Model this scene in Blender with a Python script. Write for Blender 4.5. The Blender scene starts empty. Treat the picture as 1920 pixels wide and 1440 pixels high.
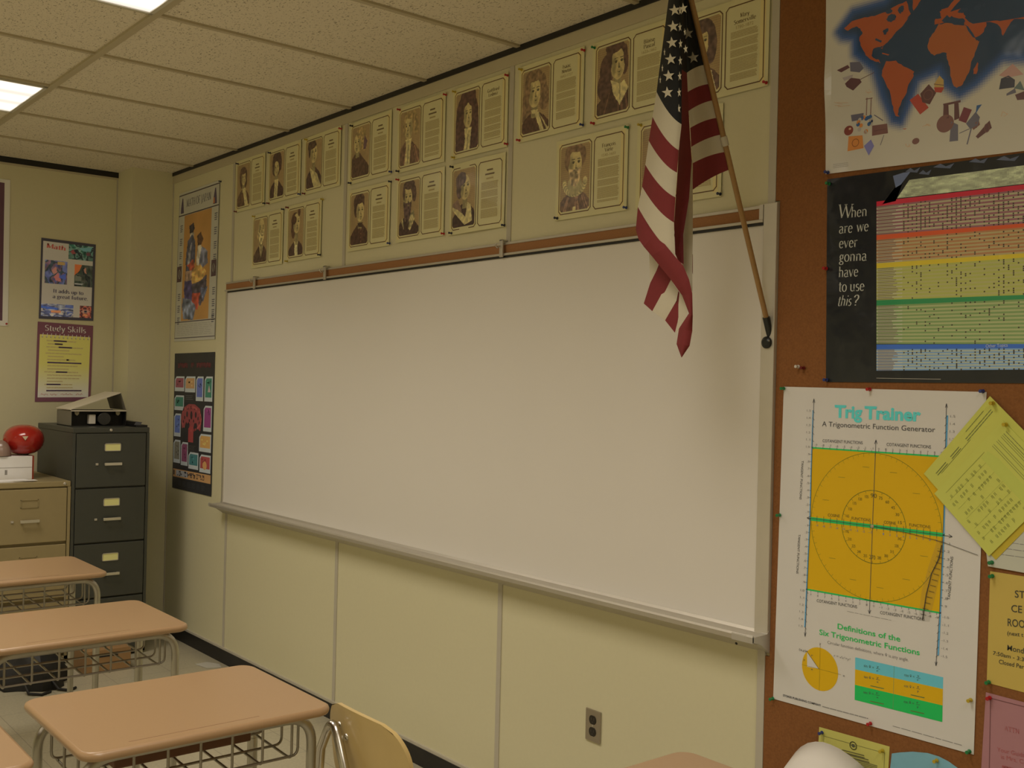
import bpy, bmesh, math, random
import numpy as np
from mathutils import Vector, Matrix
random.seed(7); RNG = np.random.default_rng(7)
SC = bpy.context.scene
COL = SC.collection
PI = math.pi

# ------------------------------------------------------------------ camera, world, exposure
CP = np.array([5.5159, -2.4934, 1.5775]); YAW, PITCH, ROLL, FPX = 0.8836, 0.0015, 0.0233, 1967.9
def cam_axes():
    f = np.array([-math.sin(YAW)*math.cos(PITCH), math.cos(YAW)*math.cos(PITCH), math.sin(PITCH)])
    r = np.cross(f, [0, 0, 1]); r /= np.linalg.norm(r); u = np.cross(r, f)
    c, s = math.cos(ROLL), math.sin(ROLL)
    return f, c*r+s*u, -s*r+c*u
CF, CR, CU = cam_axes()
cam = bpy.data.cameras.new('camera'); camo = bpy.data.objects.new('camera', cam); COL.objects.link(camo)
cam.sensor_width = 36.0; cam.lens = 36.0*FPX/1920.0; cam.clip_start = 0.02
camo.matrix_world = Matrix(((CR[0], CU[0], -CF[0], CP[0]), (CR[1], CU[1], -CF[1], CP[1]), (CR[2], CU[2], -CF[2], CP[2]), (0, 0, 0, 1)))
SC.camera = camo
w = bpy.data.worlds.new('world'); SC.world = w; w.use_nodes = True
w.node_tree.nodes['Background'].inputs[0].default_value = (0.02, 0.02, 0.02, 1)
vs = SC.view_settings
vs.view_transform = 'Standard'; vs.look = 'None'; vs.exposure = 0.0; vs.gamma = 1.0; vs.use_curve_mapping = False
LAMP_COLOR = (1.0, 0.885, 0.75); LAMP_STRENGTH = 1.45; LAMP_WATTS = 13.0; LAMP_SPREAD = 136   # the ceiling troffers are the room's only light

# ------------------------------------------------------------------ plane look-ups (survey of the photograph)
def ray(x, y): return CF+(x-960)/FPX*CR-(y-720)/FPX*CU
def hit(x, y, ax, val):
    d = ray(x, y); return CP+d*((val-CP[ax])/d[ax])
def fw(x, y, Y=0.0):
    p = hit(x, y, 1, Y); return (p[0], p[2])          # front wall: (x, z)
XL = -1.1412
def lw(x, y, X=XL):
    p = hit(x, y, 0, X); return (p[1], p[2])          # left wall: (y, z)
ZC = 2.846

# ------------------------------------------------------------------ helpers
def lin(c):
    c = np.asarray(c, float)/255.0
    return np.where(c <= 0.04045, c/12.92, ((c+0.055)/1.055)**2.4)
REFS = dict(R=(166, 152, 130), UR=(140, 124, 92), UL=(130, 114, 90), LW=(116, 102, 74), JP=(136, 122, 96))
def alb(c, ref='R'):
    return tuple(np.clip(lin(c)/lin(REFS[ref])*0.8, 0.004, 0.9))
def tag(o, label=None, cat=None, group=None, kind=None):
    if label: o['label'] = label
    if cat: o['category'] = cat
    if group: o['group'] = group
    if kind: o['kind'] = kind
    return o
def empty(name, loc=(0, 0, 0), rz=0.0):
    o = bpy.data.objects.new(name, None); COL.objects.link(o); o.location = loc; o.rotation_euler = (0, 0, rz)
    o.empty_display_size = 0.05
    return o
MATS = {}
def mat(name, col=(0.8, 0.8, 0.8), rough=0.6, metal=0.0, spec=0.5, var=0.04, scale=30.0, bump=0.0, coat=0.0, trans=0.0, alpha=1.0):
    if name in MATS: return MATS[name]
    m = bpy.data.materials.new(name); m.use_nodes = True; nt = m.node_tree; b = nt.nodes['Principled BSDF']
    b.inputs['Roughness'].default_value = rough; b.inputs['Metallic'].default_value = metal
    b.inputs['Specular IOR Level'].default_value = spec; b.inputs['Coat Weight'].default_value = coat
    b.inputs['Transmission Weight'].default_value = trans; b.inputs['Alpha'].default_value = alpha
    tc = nt.nodes.new('ShaderNodeTexCoord'); nz = nt.nodes.new('ShaderNodeTexNoise')
    nz.inputs['Scale'].default_value = scale; nz.inputs['Detail'].default_value = 4.0
    nt.links.new(tc.outputs['Object'], nz.inputs['Vector'])
    mx = nt.nodes.new('ShaderNodeMix'); mx.data_type = 'RGBA'
    mx.inputs[6].default_value = tuple(max(0, c*(1-var)) for c in col)+(1,)
    mx.inputs[7].default_value = tuple(min(1, c*(1+var)) for c in col)+(1,)
    nt.links.new(nz.outputs['Fac'], mx.inputs[0]); nt.links.new(mx.outputs[2], b.inputs['Base Color'])
    if bump:
        bp = nt.nodes.new('ShaderNodeBump'); bp.inputs['Strength'].default_value = bump; bp.inputs['Distance'].default_value = 0.002
        nt.links.new(nz.outputs['Fac'], bp.inputs['Height']); nt.links.new(bp.outputs[0], b.inputs['Normal'])
    MATS[name] = m
    return m
def print_mat(name, rough, spec=0.5, coat=0.0, bump=0.0):
    if name in MATS: return MATS[name]
    m = bpy.data.materials.new(name); m.use_nodes = True; nt = m.node_tree; b = nt.nodes['Principled BSDF']
    a = nt.nodes.new('ShaderNodeVertexColor'); a.layer_name = 'Col'
    tc = nt.nodes.new('ShaderNodeTexCoord'); nz = nt.nodes.new('ShaderNodeTexNoise'); nz.inputs['Scale'].default_value = 9.0
    nt.links.new(tc.outputs['Object'], nz.inputs['Vector'])
    nt.links.new(a.outputs['Color'], b.inputs['Base Color'])
    b.inputs['Roughness'].default_value = rough; b.inputs['Specular IOR Level'].default_value = spec
    b.inputs['Coat Weight'].default_value = coat; b.inputs['Coat Roughness'].default_value = 0.12
    bp = nt.nodes.new('ShaderNodeBump'); bp.inputs['Strength'].default_value = bump; bp.inputs['Distance'].default_value = 0.01
    nt.links.new(nz.outputs['Fac'], bp.inputs['Height']); nt.links.new(bp.outputs[0], b.inputs['Normal'])
    if coat: nt.links.new(bp.outputs[0], b.inputs['Coat Normal'])
    MATS[name] = m
    return m

class MB:
    """collects shapes into ONE mesh"""
    def __init__(s): s.v = []; s.f = []; s.m = []; s.sm = []
    def add(s, vs, fs, mi=0, smooth=False):
        o = len(s.v); s.v += [tuple(map(float, p)) for p in vs]
        for f in fs: s.f.append([i+o for i in f]); s.m.append(mi); s.sm.append(smooth)
    def box(s, a, b, mi=0, bevel=0.0):
        x0, y0, z0 = [min(a[i], b[i]) for i in range(3)]; x1, y1, z1 = [max(a[i], b[i]) for i in range(3)]
        if bevel > 0:
            bm = bmesh.new(); bmesh.ops.create_cube(bm, size=1.0)
            for v in bm.verts: v.co = Vector(((x0+x1)/2+v.co.x*(x1-x0), (y0+y1)/2+v.co.y*(y1-y0), (z0+z1)/2+v.co.z*(z1-z0)))
            bmesh.ops.bevel(bm, geom=bm.edges[:], offset=bevel, segments=2, profile=0.5, affect='EDGES')
            bm.verts.index_update()
            s.add([v.co for v in bm.verts], [[v.index for v in f.verts] for f in bm.faces], mi); bm.free(); return
        s.add([(x0, y0, z0), (x1, y0, z0), (x1, y1, z0), (x0, y1, z0), (x0, y0, z1), (x1, y0, z1), (x1, y1, z1), (x0, y1, z1)],
              [(0, 3, 2, 1), (4, 5, 6, 7), (0, 1, 5, 4), (1, 2, 6, 5), (2, 3, 7, 6), (3, 0, 4, 7)], mi)
    def tube(s, pts, r, n=10, mi=0, cap=True, radii=None):
        P = [np.array(p, float) for p in pts]; k = len(P); rings = []
        t0 = P[1]-P[0]; t0 /= np.linalg.norm(t0)
        ref = np.array([0, 0, 1.0]) if abs(t0[2]) < 0.9 else np.array([1.0, 0, 0])
        nrm = np.cross(t0, ref); nrm /= np.linalg.norm(nrm)
        for i in range(k):
            t = P[min(i+1, k-1)]-P[max(i-1, 0)]; t /= (np.linalg.norm(t)+1e-12)
            nrm = nrm-t*(nrm@t); nrm /= (np.linalg.norm(nrm)+1e-12); b = np.cross(t, nrm)
            rr = radii[i] if radii else r
            rings.append([P[i]+rr*(math.cos(2*PI*j/n)*nrm+math.sin(2*PI*j/n)*b) for j in range(n)])
        vs = [p for R in rings for p in R]
        fs = [(i*n+j, i*n+(j+1) % n, (i+1)*n+(j+1) % n, (i+1)*n+j) for i in range(k-1) for j in range(n)]
        s.add(vs, fs, mi, True)
        if cap: s.add(rings[0], [list(range(n))[::-1]], mi); s.add(rings[-1], [list(range(n))], mi)
    def lathe(s, prof, o=(0, 0, 0), ax=(0, 0, 1), n=20, mi=0, smooth=True):
        a = np.array(ax, float); a /= np.linalg.norm(a); ref = np.array([1.0, 0, 0]) if abs(a[0]) < 0.9 else np.array([0, 1.0, 0])
        u = np.cross(a, ref); u /= np.linalg.norm(u); v = np.cross(a, u); o = np.array(o, float); vs = []; fs = []
        for (r, h) in prof: vs += [o+a*h+r*(math.cos(2*PI*j/n)*u+math.sin(2*PI*j/n)*v) for j in range(n)]
        for i in range(len(prof)-1): fs += [(i*n+j, i*n+(j+1) % n, (i+1)*n+(j+1) % n, (i+1)*n+j) for j in range(n)]
        s.add(vs, fs, mi, smooth)
        s.add(vs[:n], [list(range(n))[::-1]], mi); s.add(vs[-n:], [list(range(n))], mi)
    def prism(s, pts, ext, mi=0):
        n = len(pts); e = np.array(ext, float); P = [np.array(p, float) for p in pts]
        s.add(P+[p+e for p in P], [list(range(n))[::-1], [i+n for i in range(n)]]+[(i, (i+1) % n, n+(i+1) % n, n+i) for i in range(n)], mi)
    def grid(s, G, mi=0, smooth=True):
        a, b = len(G), len(G[0]); vs = [p for R in G for p in R]
        s.add(vs, [(i*b+j, i*b+j+1, (i+1)*b+j+1, (i+1)*b+j) for i in range(a-1) for j in range(b-1)], mi, smooth)
    def build(s, name, mats, parent=None, fix=True):
        me = bpy.data.meshes.new(name); me.from_pydata(s.v, [], s.f)
        for m in (mats if isinstance(mats, (list, tuple)) else [mats]): me.materials.append(m)
        me.polygons.foreach_set('material_index', s.m); me.polygons.foreach_set('use_smooth', s.sm)
        if fix:
            bm = bmesh.new(); bm.from_mesh(me); bmesh.ops.recalc_face_normals(bm, faces=bm.faces); bm.to_mesh(me); bm.free()
        me.update()
        o = bpy.data.objects.new(name, me); COL.objects.link(o)
        if parent: o.parent = parent
        return o
def slab(mb, cx, cy, z0, z1, w, d, R, er, mi=0, seg=7):
    """rounded-corner slab with rounded edges"""
    prof = [(-er, 0), (-er*0.3, er*0.3), (0, er), (0, (z1-z0)-er), (-er*0.3, (z1-z0)-er*0.3), (-er, z1-z0)]
    def ring(off, z):
        P = []
        for (sx, sy, a0) in ((1, 1, 0), (-1, 1, PI/2), (-1, -1, PI), (1, -1, 1.5*PI)):
            for k in range(seg+1):
                a = a0+k*PI/2/seg
                P.append((cx+sx*(w/2-R)+(R+off)*math.cos(a), cy+sy*(d/2-R)+(R+off)*math.sin(a), z))
        return P
    rings = [ring(o, z0+h) for o, h in prof]; n = len(rings[0]); vs = [p for r in rings for p in r]
    mb.add(vs, [(i*n+j, i*n+(j+1) % n, (i+1)*n+(j+1) % n, (i+1)*n+j) for i in range(len(rings)-1) for j in range(n)], mi, True)
    mb.add(rings[0], [list(range(n))[::-1]], mi); mb.add(rings[-1], [list(range(n))], mi)
def bend(a, b, c, r, n=6):
    """fillet the corner b of the path a-b-c"""
    a, b, c = [np.array(p, float) for p in (a, b, c)]
    u = (a-b)/np.linalg.norm(a-b); v = (c-b)/np.linalg.norm(c-b); out = []
    for k in range(n+1):
        t = k/n; p0 = b+u*r; p2 = b+v*r
        out.append((1-t)**2*p0+2*t*(1-t)*b+t*t*p2)
    return out
def dup(root, loc, rz=None):
    r = root.copy(); COL.objects.link(r); r.location = loc
    if rz is not None: r.rotation_euler = (0, 0, rz)
    for ch in list(root.children):
        c = ch.copy(); COL.objects.link(c); c.parent = r
        for g in list(ch.children):
            d = g.copy(); COL.objects.link(d); d.parent = c
    return r

# ------------------------------------------------------------------ lettering
_txt = {}
def sans(body, bold=0.0, shear=0.0):
    key = (body, bold, shear)
    if key in _txt: return _txt[key]
    cu = bpy.data.curves.new('lettering', 'FONT'); cu.body = body; cu.resolution_u = 3; cu.offset = bold; cu.shear = shear
    ob = bpy.data.objects.new('lettering', cu); COL.objects.link(ob)
    dg = bpy.context.evaluated_depsgraph_get(); dg.update()
    me = ob.evaluated_get(dg).to_mesh()
    V = np.array([v.co[:2] for v in me.vertices]); F = [list(p.vertices) for p in me.polygons]
    ob.evaluated_get(dg).to_mesh_clear(); bpy.data.objects.remove(ob); bpy.data.curves.remove(cu)
    _txt[key] = (V, F, 0.0, 0.73)
    return _txt[key]
def _arc(cx, cy, rx, ry, a0, a1, n=14): return [(cx+rx*math.cos(math.radians(a0+(a1-a0)*k/n)), cy+ry*math.sin(math.radians(a0+(a1-a0)*k/n))) for k in range(n+1)]
def _glyph(ch):
    """strokes of a simple book serif: list of polylines, list of serif bars (x, y, half width), advance"""
    X, A, K = 0.45, 0.70, 0.67
    S = lambda x, y, h=0.075: (x, y, h)
    G = {
     'a': ([_arc(.19, .33, .13, .12, 150, 0)+[(.32, .08), (.36, .02), (.41, .03)], _arc(.19, .125, .13, .125, 80, 330)+[(.32, .12)], [(.19, .25), (.32, .29)]], [], .43),
     'b': ([[(.1, A), (.1, 0)], _arc(.24, .225, .16, .225, 160, -160)], [S(.06, A, .04)], .46),
     'c': ([_arc(.22, .225, .17, .225, 45, 320)], [], .4),
     'd': ([[(.36, A), (.36, 0)], _arc(.22, .225, .16, .225, 20, 340)], [S(.32, A, .04), S(.4, 0, .05)], .48),
     'e': ([[(.06, .25), (.37, .25)]+_arc(.22, .225, .16, .225, 8, 318)], [], .43),
     'f': ([[(.13, 0), (.13, .55)]+_arc(.24, .57, .11, .13, 180, 40), [(.03, X), (.26, X)]], [S(.13, 0)], .3),
     'g': ([_arc(.2, .31, .12, .14, 0, 360), _arc(.2, -.09, .16, .1, 0, 360), [(.12, .2), (.08, .12), (.14, .06), (.3, .02)], [(.3, .4), (.4, .45)]], [], .42),
     'h': ([[(.1, A), (.1, 0)], [(.1, .3)]+_arc(.25, .3, .14, .15, 150, 0)+[(.39, 0)]], [S(.1, 0), S(.39, 0), S(.06, A, .04)], .5),
     'i': ([[(.12, X), (.12, 0)], [(.12, .6), (.12, .66)]], [S(.12, 0), S(.08, X, .04)], .24),
     'k': ([[(.1, A), (.1, 0)], [(.12, .2), (.36, X)], [(.2, .27), (.4, 0)]], [S(.1, 0), S(.4, 0), S(.36, X, .06), S(.06, A, .04)], .47),
     'l': ([[(.12, A), (.12, 0)]], [S(.12, 0), S(.08, A, .04)], .24),
     'm': ([[(.1, X), (.1, 0)], [(.1, .3)]+_arc(.23, .3, .12, .15, 150, 0)+[(.35, 0)], [(.35, .3)]+_arc(.48, .3, .12, .15, 150, 0)+[(.6, 0)]], [S(.1, 0), S(.35, 0), S(.6, 0), S(.06, X, .04)], .7),
     'n': ([[(.1, X), (.1, 0)], [(.1, .3)]+_arc(.25, .3, .14, .15, 150, 0)+[(.39, 0)]], [S(.1, 0), S(.39, 0), S(.06, X, .04)], .5),
     'o': ([_arc(.23, .225, .18, .225, 0, 360, 24)], [], .46),
     'p': ([[(.1, X), (.1, -.22)], _arc(.24, .225, .16, .225, 160, -160)], [S(.1, -.22), S(.06, X, .04)], .46),
     'r': ([[(.1, X), (.1, 0)], [(.1, .28)]+_arc(.25, .3, .14, .14, 150, 60)], [S(.1, 0), S(.06, X, .04)], .34),
     's': ([_arc(.17, .335, .11, .11, 40, 270, 10)+_arc(.17, .115, .12, .115, 90, -140, 10)], [], .34),
     't': ([[(.14, .6), (.14, .1)]+_arc(.22, .1, .08, .09, 180, 310, 6), [(.03, X), (.27, X)]], [], .3),
     'u': ([[(.1, X), (.1, .15)]+_arc(.24, .15, .14, .15, 180, 330)+[(.38, .15)], [(.38, X), (.38, 0)]], [S(.06, X, .04), S(.34, X, .04), S(.42, 0, .04)], .5),
     'v': ([[(.05, X), (.22, 0)], [(.22, 0), (.39, X)]], [S(.05, X, .07), S(.39, X, .06)], .44),
     'w': ([[(.05, X), (.19, 0)], [(.19, 0), (.33, X)], [(.33, X), (.47, 0)], [(.47, 0), (.61, X)]], [S(.05, X, .07), S(.33, X, .06), S(.61, X, .06)], .66),
     'y': ([[(.05, X), (.22, 0)], [(.39, X), (.2, -.1), (.12, -.2), (.05, -.2)]], [S(.05, X, .07), S(.39, X, .06)], .44),
     'z': ([[(.06, X), (.36, X)], [(.36, X), (.06, 0)], [(.06, 0), (.37, 0)]], [], .42),
     '?': ([_arc(.19, .5, .14, .17, 170, -60)+[(.19, .28), (.19, .17)], [(.19, .0), (.19, .06)]], [], .4),
     '.': ([[(.08, 0), (.08, .06)]], [], .2), ' ': ([], [], .22), ',': ([[(.08, .05), (.05, -.08)]], [], .2),
     'A': ([[(.05, 0), (.31, K)], [(.31, K), (.57, 0)], [(.15, .24), (.47, .24)]], [S(.05, 0), S(.57, 0)], .62),
     'B': ([[(.12, K), (.12, 0)], [(.12, K), (.25, K)]+_arc(.25, .51, .16, .16, 90, -90)+[(.12, .35)], [(.25, .35)]+_arc(.27, .175, .19, .175, 90, -90)+[(.12, 0)]], [S(.08, 0, .05), S(.08, K, .05)], .54),
     'F': ([[(.12, K), (.12, 0)], [(.12, K), (.45, K), (.45, .57)], [(.12, .35), (.36, .35)]], [S(.12, 0), S(.1, K, .06)], .5),
     'G': ([_arc(.33, .335, .26, .335, 45, 320, 20)+[(.53, .28)]], [S(.5, .28, .08)], .66),
     'H': ([[(.12, K), (.12, 0)], [(.52, K), (.52, 0)], [(.12, .35), (.52, .35)]], [S(.12, 0), S(.52, 0), S(.12, K), S(.52, K)], .64),
     'I': ([[(.14, K), (.14, 0)]], [S(.14, 0), S(.14, K)], .3),
     'J': ([[(.22, K), (.22, 0), (.16, -.1), (.06, -.1)]], [S(.22, K)], .36),
     'L': ([[(.12, K), (.12, 0)], [(.12, 0), (.46, 0), (.46, .12)]], [S(.12, K)], .5),
     'M': ([[(.12, K), (.12, 0)], [(.12, K), (.37, .05)], [(.37, .05), (.62, K)], [(.64, K), (.64, 0)]], [S(.12, 0), S(.64, 0), S(.1, K, .06), S(.66, K, .06)], .76),
     'N': ([[(.12, K), (.12, 0)], [(.12, K), (.54, 0)], [(.54, 0), (.54, K)]], [S(.12, 0), S(.1, K, .06), S(.54, K)], .66),
     'O': ([_arc(.34, .335, .28, .335, 0, 360, 28)], [], .68),
     'P': ([[(.12, K), (.12, 0)], [(.12, K), (.28, K)]+_arc(.28, .5, .17, .17, 90, -90)+[(.12, .33)]], [S(.12, 0), S(.1, K, .06)], .52),
     'S': ([_arc(.24, .5, .16, .16, 35, 270, 12)+_arc(.24, .17, .17, .17, 90, -150, 12)], [], .48),
     'T': ([[(.29, K), (.29, 0)], [(.04, .55), (.04, K), (.54, K), (.54, .55)]], [S(.29, 0)], .58),
     'V': ([[(.04, K), (.29, 0)], [(.29, 0), (.54, K)]], [S(.04, K), S(.54, K)], .58),
     'W': ([[(.04, K), (.25, 0)], [(.25, 0), (.46, K)], [(.42, K), (.65, 0)], [(.65, 0), (.86, K)]], [S(.04, K), S(.44, K, .09), S(.86, K)], .9),
    }
    return G.get(ch, ([[(.1, 0), (.3, 0)]], [], .36))
_shift = []
def serif(body, bold=1.0, italic=0.0):
    key = ('serif', body, bold, italic)
    if key in _txt: return _txt[key]
    V = []; F = []; x0 = 0.0
    thick, thin = 0.088*bold, 0.030+0.012*(bold-1)
    for ch in body:
        acc = None
        if ch in 'çèé': acc = ch; ch = {'ç': 'c', 'è': 'e', 'é': 'e'}[ch]
        st, sf, adv = _glyph(ch)
        if acc == 'ç': st = st+[[(.22, 0), (.25, -.1), (.18, -.14)]]
        if acc in ('è', 'é'): st = st+[[(.15, .62), (.25, .52)]]
        for P in st:
            P = [np.array(p, float) for p in P]; n = len(P); L = []; Rr = []
            for i in range(n):
                t = P[min(i+1, n-1)]-P[max(i-1, 0)]; t = t/(np.linalg.norm(t)+1e-9); nn = np.array([-t[1], t[0]])
                up = t[1] > 0.25 and abs(t[0]) > 0.25 and n == 2
                ww = thin*1.2 if up else thin+(thick-thin)*abs(t[1])**1.3
                L.append(P[i]+nn*ww/2); Rr.append(P[i]-nn*ww/2)
            o = len(V); V += L+Rr; F += [[o+i, o+i+1, o+n+i+1, o+n+i] for i in range(n-1)]
        for (sx, sy, h) in sf:
            o = len(V); t = 0.03*(0.6+0.4*bold); sgn = -1 if sy > .3 else 1
            V += [np.array((sx-h, sy)), np.array((sx+h, sy)), np.array((sx+h, sy+sgn*t)), np.array((sx-h, sy+sgn*t))]; F.append([o, o+1, o+2, o+3])
        _shift.append((len(V), x0)); x0 += adv+0.02
    out = np.array(V) if V else np.zeros((0, 2)); s = 0
    for (e, dx) in _shift:
        out[s:e, 0] += dx; s = e
    _shift.clear()
    out[:, 0] += italic*out[:, 1]
    _txt[key] = (out, F, 0.0, 0.67)
    return _txt[key]

# ------------------------------------------------------------------ printed sheets
class Sheet:
    """a printed sheet laid out in the coordinates (a, z) of the wall it hangs on; every print is geometry of the one sheet mesh"""
    def __init__(s, corners, paper, n=12, bulge=None):
        s.c = [np.array(p, float) for p in corners]       # TL TR BR BL
        s.V = []; s.F = []; s.C = []; s.bulge = bulge or (lambda a, z: 0.0); s.n = n; s.paper = paper
    def st(s, u, v):
        tl, tr, br, bl = s.c; return (1-v)*((1-u)*bl+u*br)+v*((1-u)*tl+u*tr)
    def raw(s, pts, faces, col, L):
        o = len(s.V); s.V += [(p[0], p[1], L) for p in pts]
        for f in faces: s.F.append([i+o for i in f]); s.C.append(col)
    def poly(s, pts, col, L=1): s.raw(pts, [list(range(len(pts)))], col, L)
    def rect(s, a, b, col, L=1): s.poly([(a[0], a[1]), (b[0], a[1]), (b[0], b[1]), (a[0], b[1])], col, L)
    def box(s, u0, v0, u1, v1, col, L=1): s.poly([s.st(u0, v0), s.st(u1, v0), s.st(u1, v1), s.st(u0, v1)], col, L)
    def line(s, pts, w, col, L=2, closed=False):
        P = [np.array(p, float) for p in pts]
        if closed: P = P+[P[0]]
        for a, b in zip(P[:-1], P[1:]):
            d = b-a; n = np.linalg.norm(d)
            if n < 1e-9: continue
            d /= n; q = np.array([-d[1], d[0]])*w/2; e = d*w/2*0.8
            s.poly([a-q-e, b-q+e, b+q+e, a+q-e], col, L)
    def ell(s, c, rx, ry, col, L=1, n=32): s.poly([(c[0]+rx*math.cos(2*PI*k/n), c[1]+ry*math.sin(2*PI*k/n)) for k in range(n)], col, L)
    def ring(s, c, rx, ry, w, col, L=2, n=64):
        s.line([(c[0]+rx*math.cos(2*PI*k/n), c[1]+ry*math.sin(2*PI*k/n)) for k in range(n)], w, col, L, True)
    def text(s, g, p0, p1, h, col, L=3):
        """fit lettering g between baseline points p0-p1 with capital height h"""
        V, F, base, cap = g
        if len(V) == 0: return
        p0 = np.array(p0, float); p1 = np.array(p1, float); d = p1-p0; W = np.linalg.norm(d); d /= W; n = np.array([-d[1], d[0]])
        x0, x1 = V[:, 0].min(), V[:, 0].max(); sx = W/(x1-x0); sy = h/cap
        s.raw([p0+d*(v[0]-x0)*sx+n*v[1]*sy for v in V], F, col, L)
    def lines(s, p0, p1, p2, k, w, col, L=2, rag=0.25, gaps=True):
        """k unreadable text lines from the edge p0-p1 (top line) down to p2 (below p0)"""
        p0, p1, p2 = [np.array(p, float) for p in (p0, p1, p2)]
        for i in range(k):
            a = p0+(p2-p0)*i/max(1, k-1); e = p1-p0; t = 0.0; end = 1-random.random()*rag
            while t < end:
                ln = random.uniform(0.06, 0.16) if gaps else end
                s.line([a+e*t, a+e*min(end, t+ln)], w, col, L); t += ln+(0.025 if gaps else 1)
    def raster(s, u0, v0, u1, v1, arr, L=1):
        h, w_ = arr.shape[:2]; o = len(s.V)
        for i in range(h+1):
            for j in range(w_+1):
                p = s.st(u0+(u1-u0)*j/w_, v1+(v0-v1)*i/h); s.V.append((p[0], p[1], L))
        for i in range(h):
            for j in range(w_):
                a = o+i*(w_+1)+j; s.F.append([a+w_+1, a+w_+2, a+1, a]); s.C.append(tuple(arr[i, j]))
    def build(s, name, to3d, m, thick=0.0006, parent=None, lift=0.0):
        n = s.n; o = len(s.V)
        for i in range(n+1):
            for j in range(n+1):
                p = s.st(j/n, i/n); s.V.append((p[0], p[1], 0))
        for i in range(n):
            for j in range(n):
                a = o+i*(n+1)+j; s.F.append([a, a+1, a+n+2, a+n+1]); s.C.append(s.paper)
        # back and rim so that the sheet has a thickness
        b = len(s.V); rim = [o+j for j in range(n)]+[o+i*(n+1)+n for i in range(n)]+[o+n*(n+1)+n-j for j in range(n)]+[o+(n-i)*(n+1) for i in range(n)]
        for r in rim: s.V.append((s.V[r][0], s.V[r][1], -1e9))
        for k in range(len(rim)):
            k2 = (k+1) % len(rim); s.F.append([rim[k], b+k, b+k2, rim[k2]]); s.C.append(s.paper)
        pts = []
        for (a, z, L) in s.V:
            d = s.bulge(a, z)+lift
            pts.append(to3d(a, z, d+(0.0 if L < -1 else thick+L*0.00022)))
        me = bpy.data.meshes.new(name); me.from_pydata(pts, [], s.F); me.materials.append(m)
        at = me.color_attributes.new('Col', 'FLOAT_COLOR', 'CORNER')
        cols = np.ones((len(me.loops), 4), np.float32)
        tot = np.array([len(f) for f in s.F]); cols[:, :3] = np.repeat(np.array(s.C, np.float32)[:, :3], tot, axis=0)
        at.data.foreach_set('color', cols.ravel()); me.update()
        ob = bpy.data.objects.new(name, me); COL.objects.link(ob)
        if parent: ob.parent = parent
        return ob
on_front = lambda a, z, d: (a, -0.0035-d, z)
on_left = lambda a, z, d: (XL+0.003+d, a, z)
def noise2(h, w_, k, seed):
    r = np.random.default_rng(seed); g = r.random((k+2, int(k*w_/h)+3)); ys = np.linspace(0, k, h); xs = np.linspace(0, g.shape[1]-2.001, w_)
    yi = ys.astype(int); xi = xs.astype(int); fy = (ys-yi)[:, None]; fx = (xs-xi)[None]
    G = lambda a, b: g[np.ix_(yi+a, xi+b)]
    return (1-fy)*((1-fx)*G(0, 0)+fx*G(0, 1))+fy*((1-fx)*G(1, 0)+fx*G(1, 1))
def inpoly(X, Y, P):
    r = np.zeros(X.shape, bool); n = len(P)
    for i in range(n):
        x0, y0 = P[i]; x1, y1 = P[(i+1) % n]
        if y0 == y1: continue
        r ^= ((Y < y0) != (Y < y1)) & (X < (x1-x0)*(Y-y0)/(y1-y0)+x0)
    return r

# ------------------------------------------------------------------ the setting
WALLC = (0.74, 0.71, 0.49)
def panel_mat():
    return mat('cream_wall_panel', WALLC, 0.55, var=0.025, scale=60, spec=0.35, bump=0.05)
M_PANEL = panel_mat()
M_TRIM = mat('grey_vinyl_trim', (0.56, 0.53, 0.44), 0.5, var=0.03)
M_CAP = mat('beige_ceiling_trim', (0.58, 0.53, 0.38), 0.5, var=0.03)
M_DARK = mat('black_vinyl', (0.012, 0.012, 0.013), 0.45, var=0.1)
M_ALU = mat('satin_aluminium', (0.60, 0.57, 0.50), 0.42, metal=0.55, var=0.03)
M_CHROME = mat('worn_chrome', (0.62, 0.60, 0.55), 0.24, metal=1.0, var=0.1)
M_WIRE = mat('dull_plated_wire', (0.36, 0.34, 0.30), 0.38, metal=0.9, var=0.1)
X1, YB = 7.7, -6.6
def ceiling_mat():
    m = bpy.data.materials.new('fissured_ceiling_tile'); m.use_nodes = True; nt = m.node_tree; b = nt.nodes['Principled BSDF']
    tc = nt.nodes.new('ShaderNodeTexCoord'); mp = nt.nodes.new('ShaderNodeMapping'); mp.inputs['Scale'].default_value = (60, 100, 60)
    mp.inputs['Rotation'].default_value = (0, 0, 0.5)
    nz = nt.nodes.new('ShaderNodeTexNoise'); nz.inputs['Scale'].default_value = 1.6; nz.inputs['Detail'].default_value = 3; nz.inputs['Distortion'].default_value = 0.8
    rp = nt.nodes.new('ShaderNodeValToRGB'); rp.color_ramp.elements[0].position = 0.33; rp.color_ramp.elements[1].position = 0.42
    rp.color_ramp.elements[0].color = (0.33, 0.29, 0.20, 1); rp.color_ramp.elements[1].color = (0.80, 0.74, 0.59, 1)
    nt.links.new(tc.outputs['Object'], mp.inputs[0]); nt.links.new(mp.outputs[0], nz.inputs['Vector']); nt.links.new(nz.outputs['Fac'], rp.inputs[0])
    nt.links.new(rp.outputs[0], b.inputs['Base Color']); b.inputs['Roughness'].default_value = 0.9; b.inputs['Specular IOR Level'].default_value = 0.1
    return m
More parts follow.
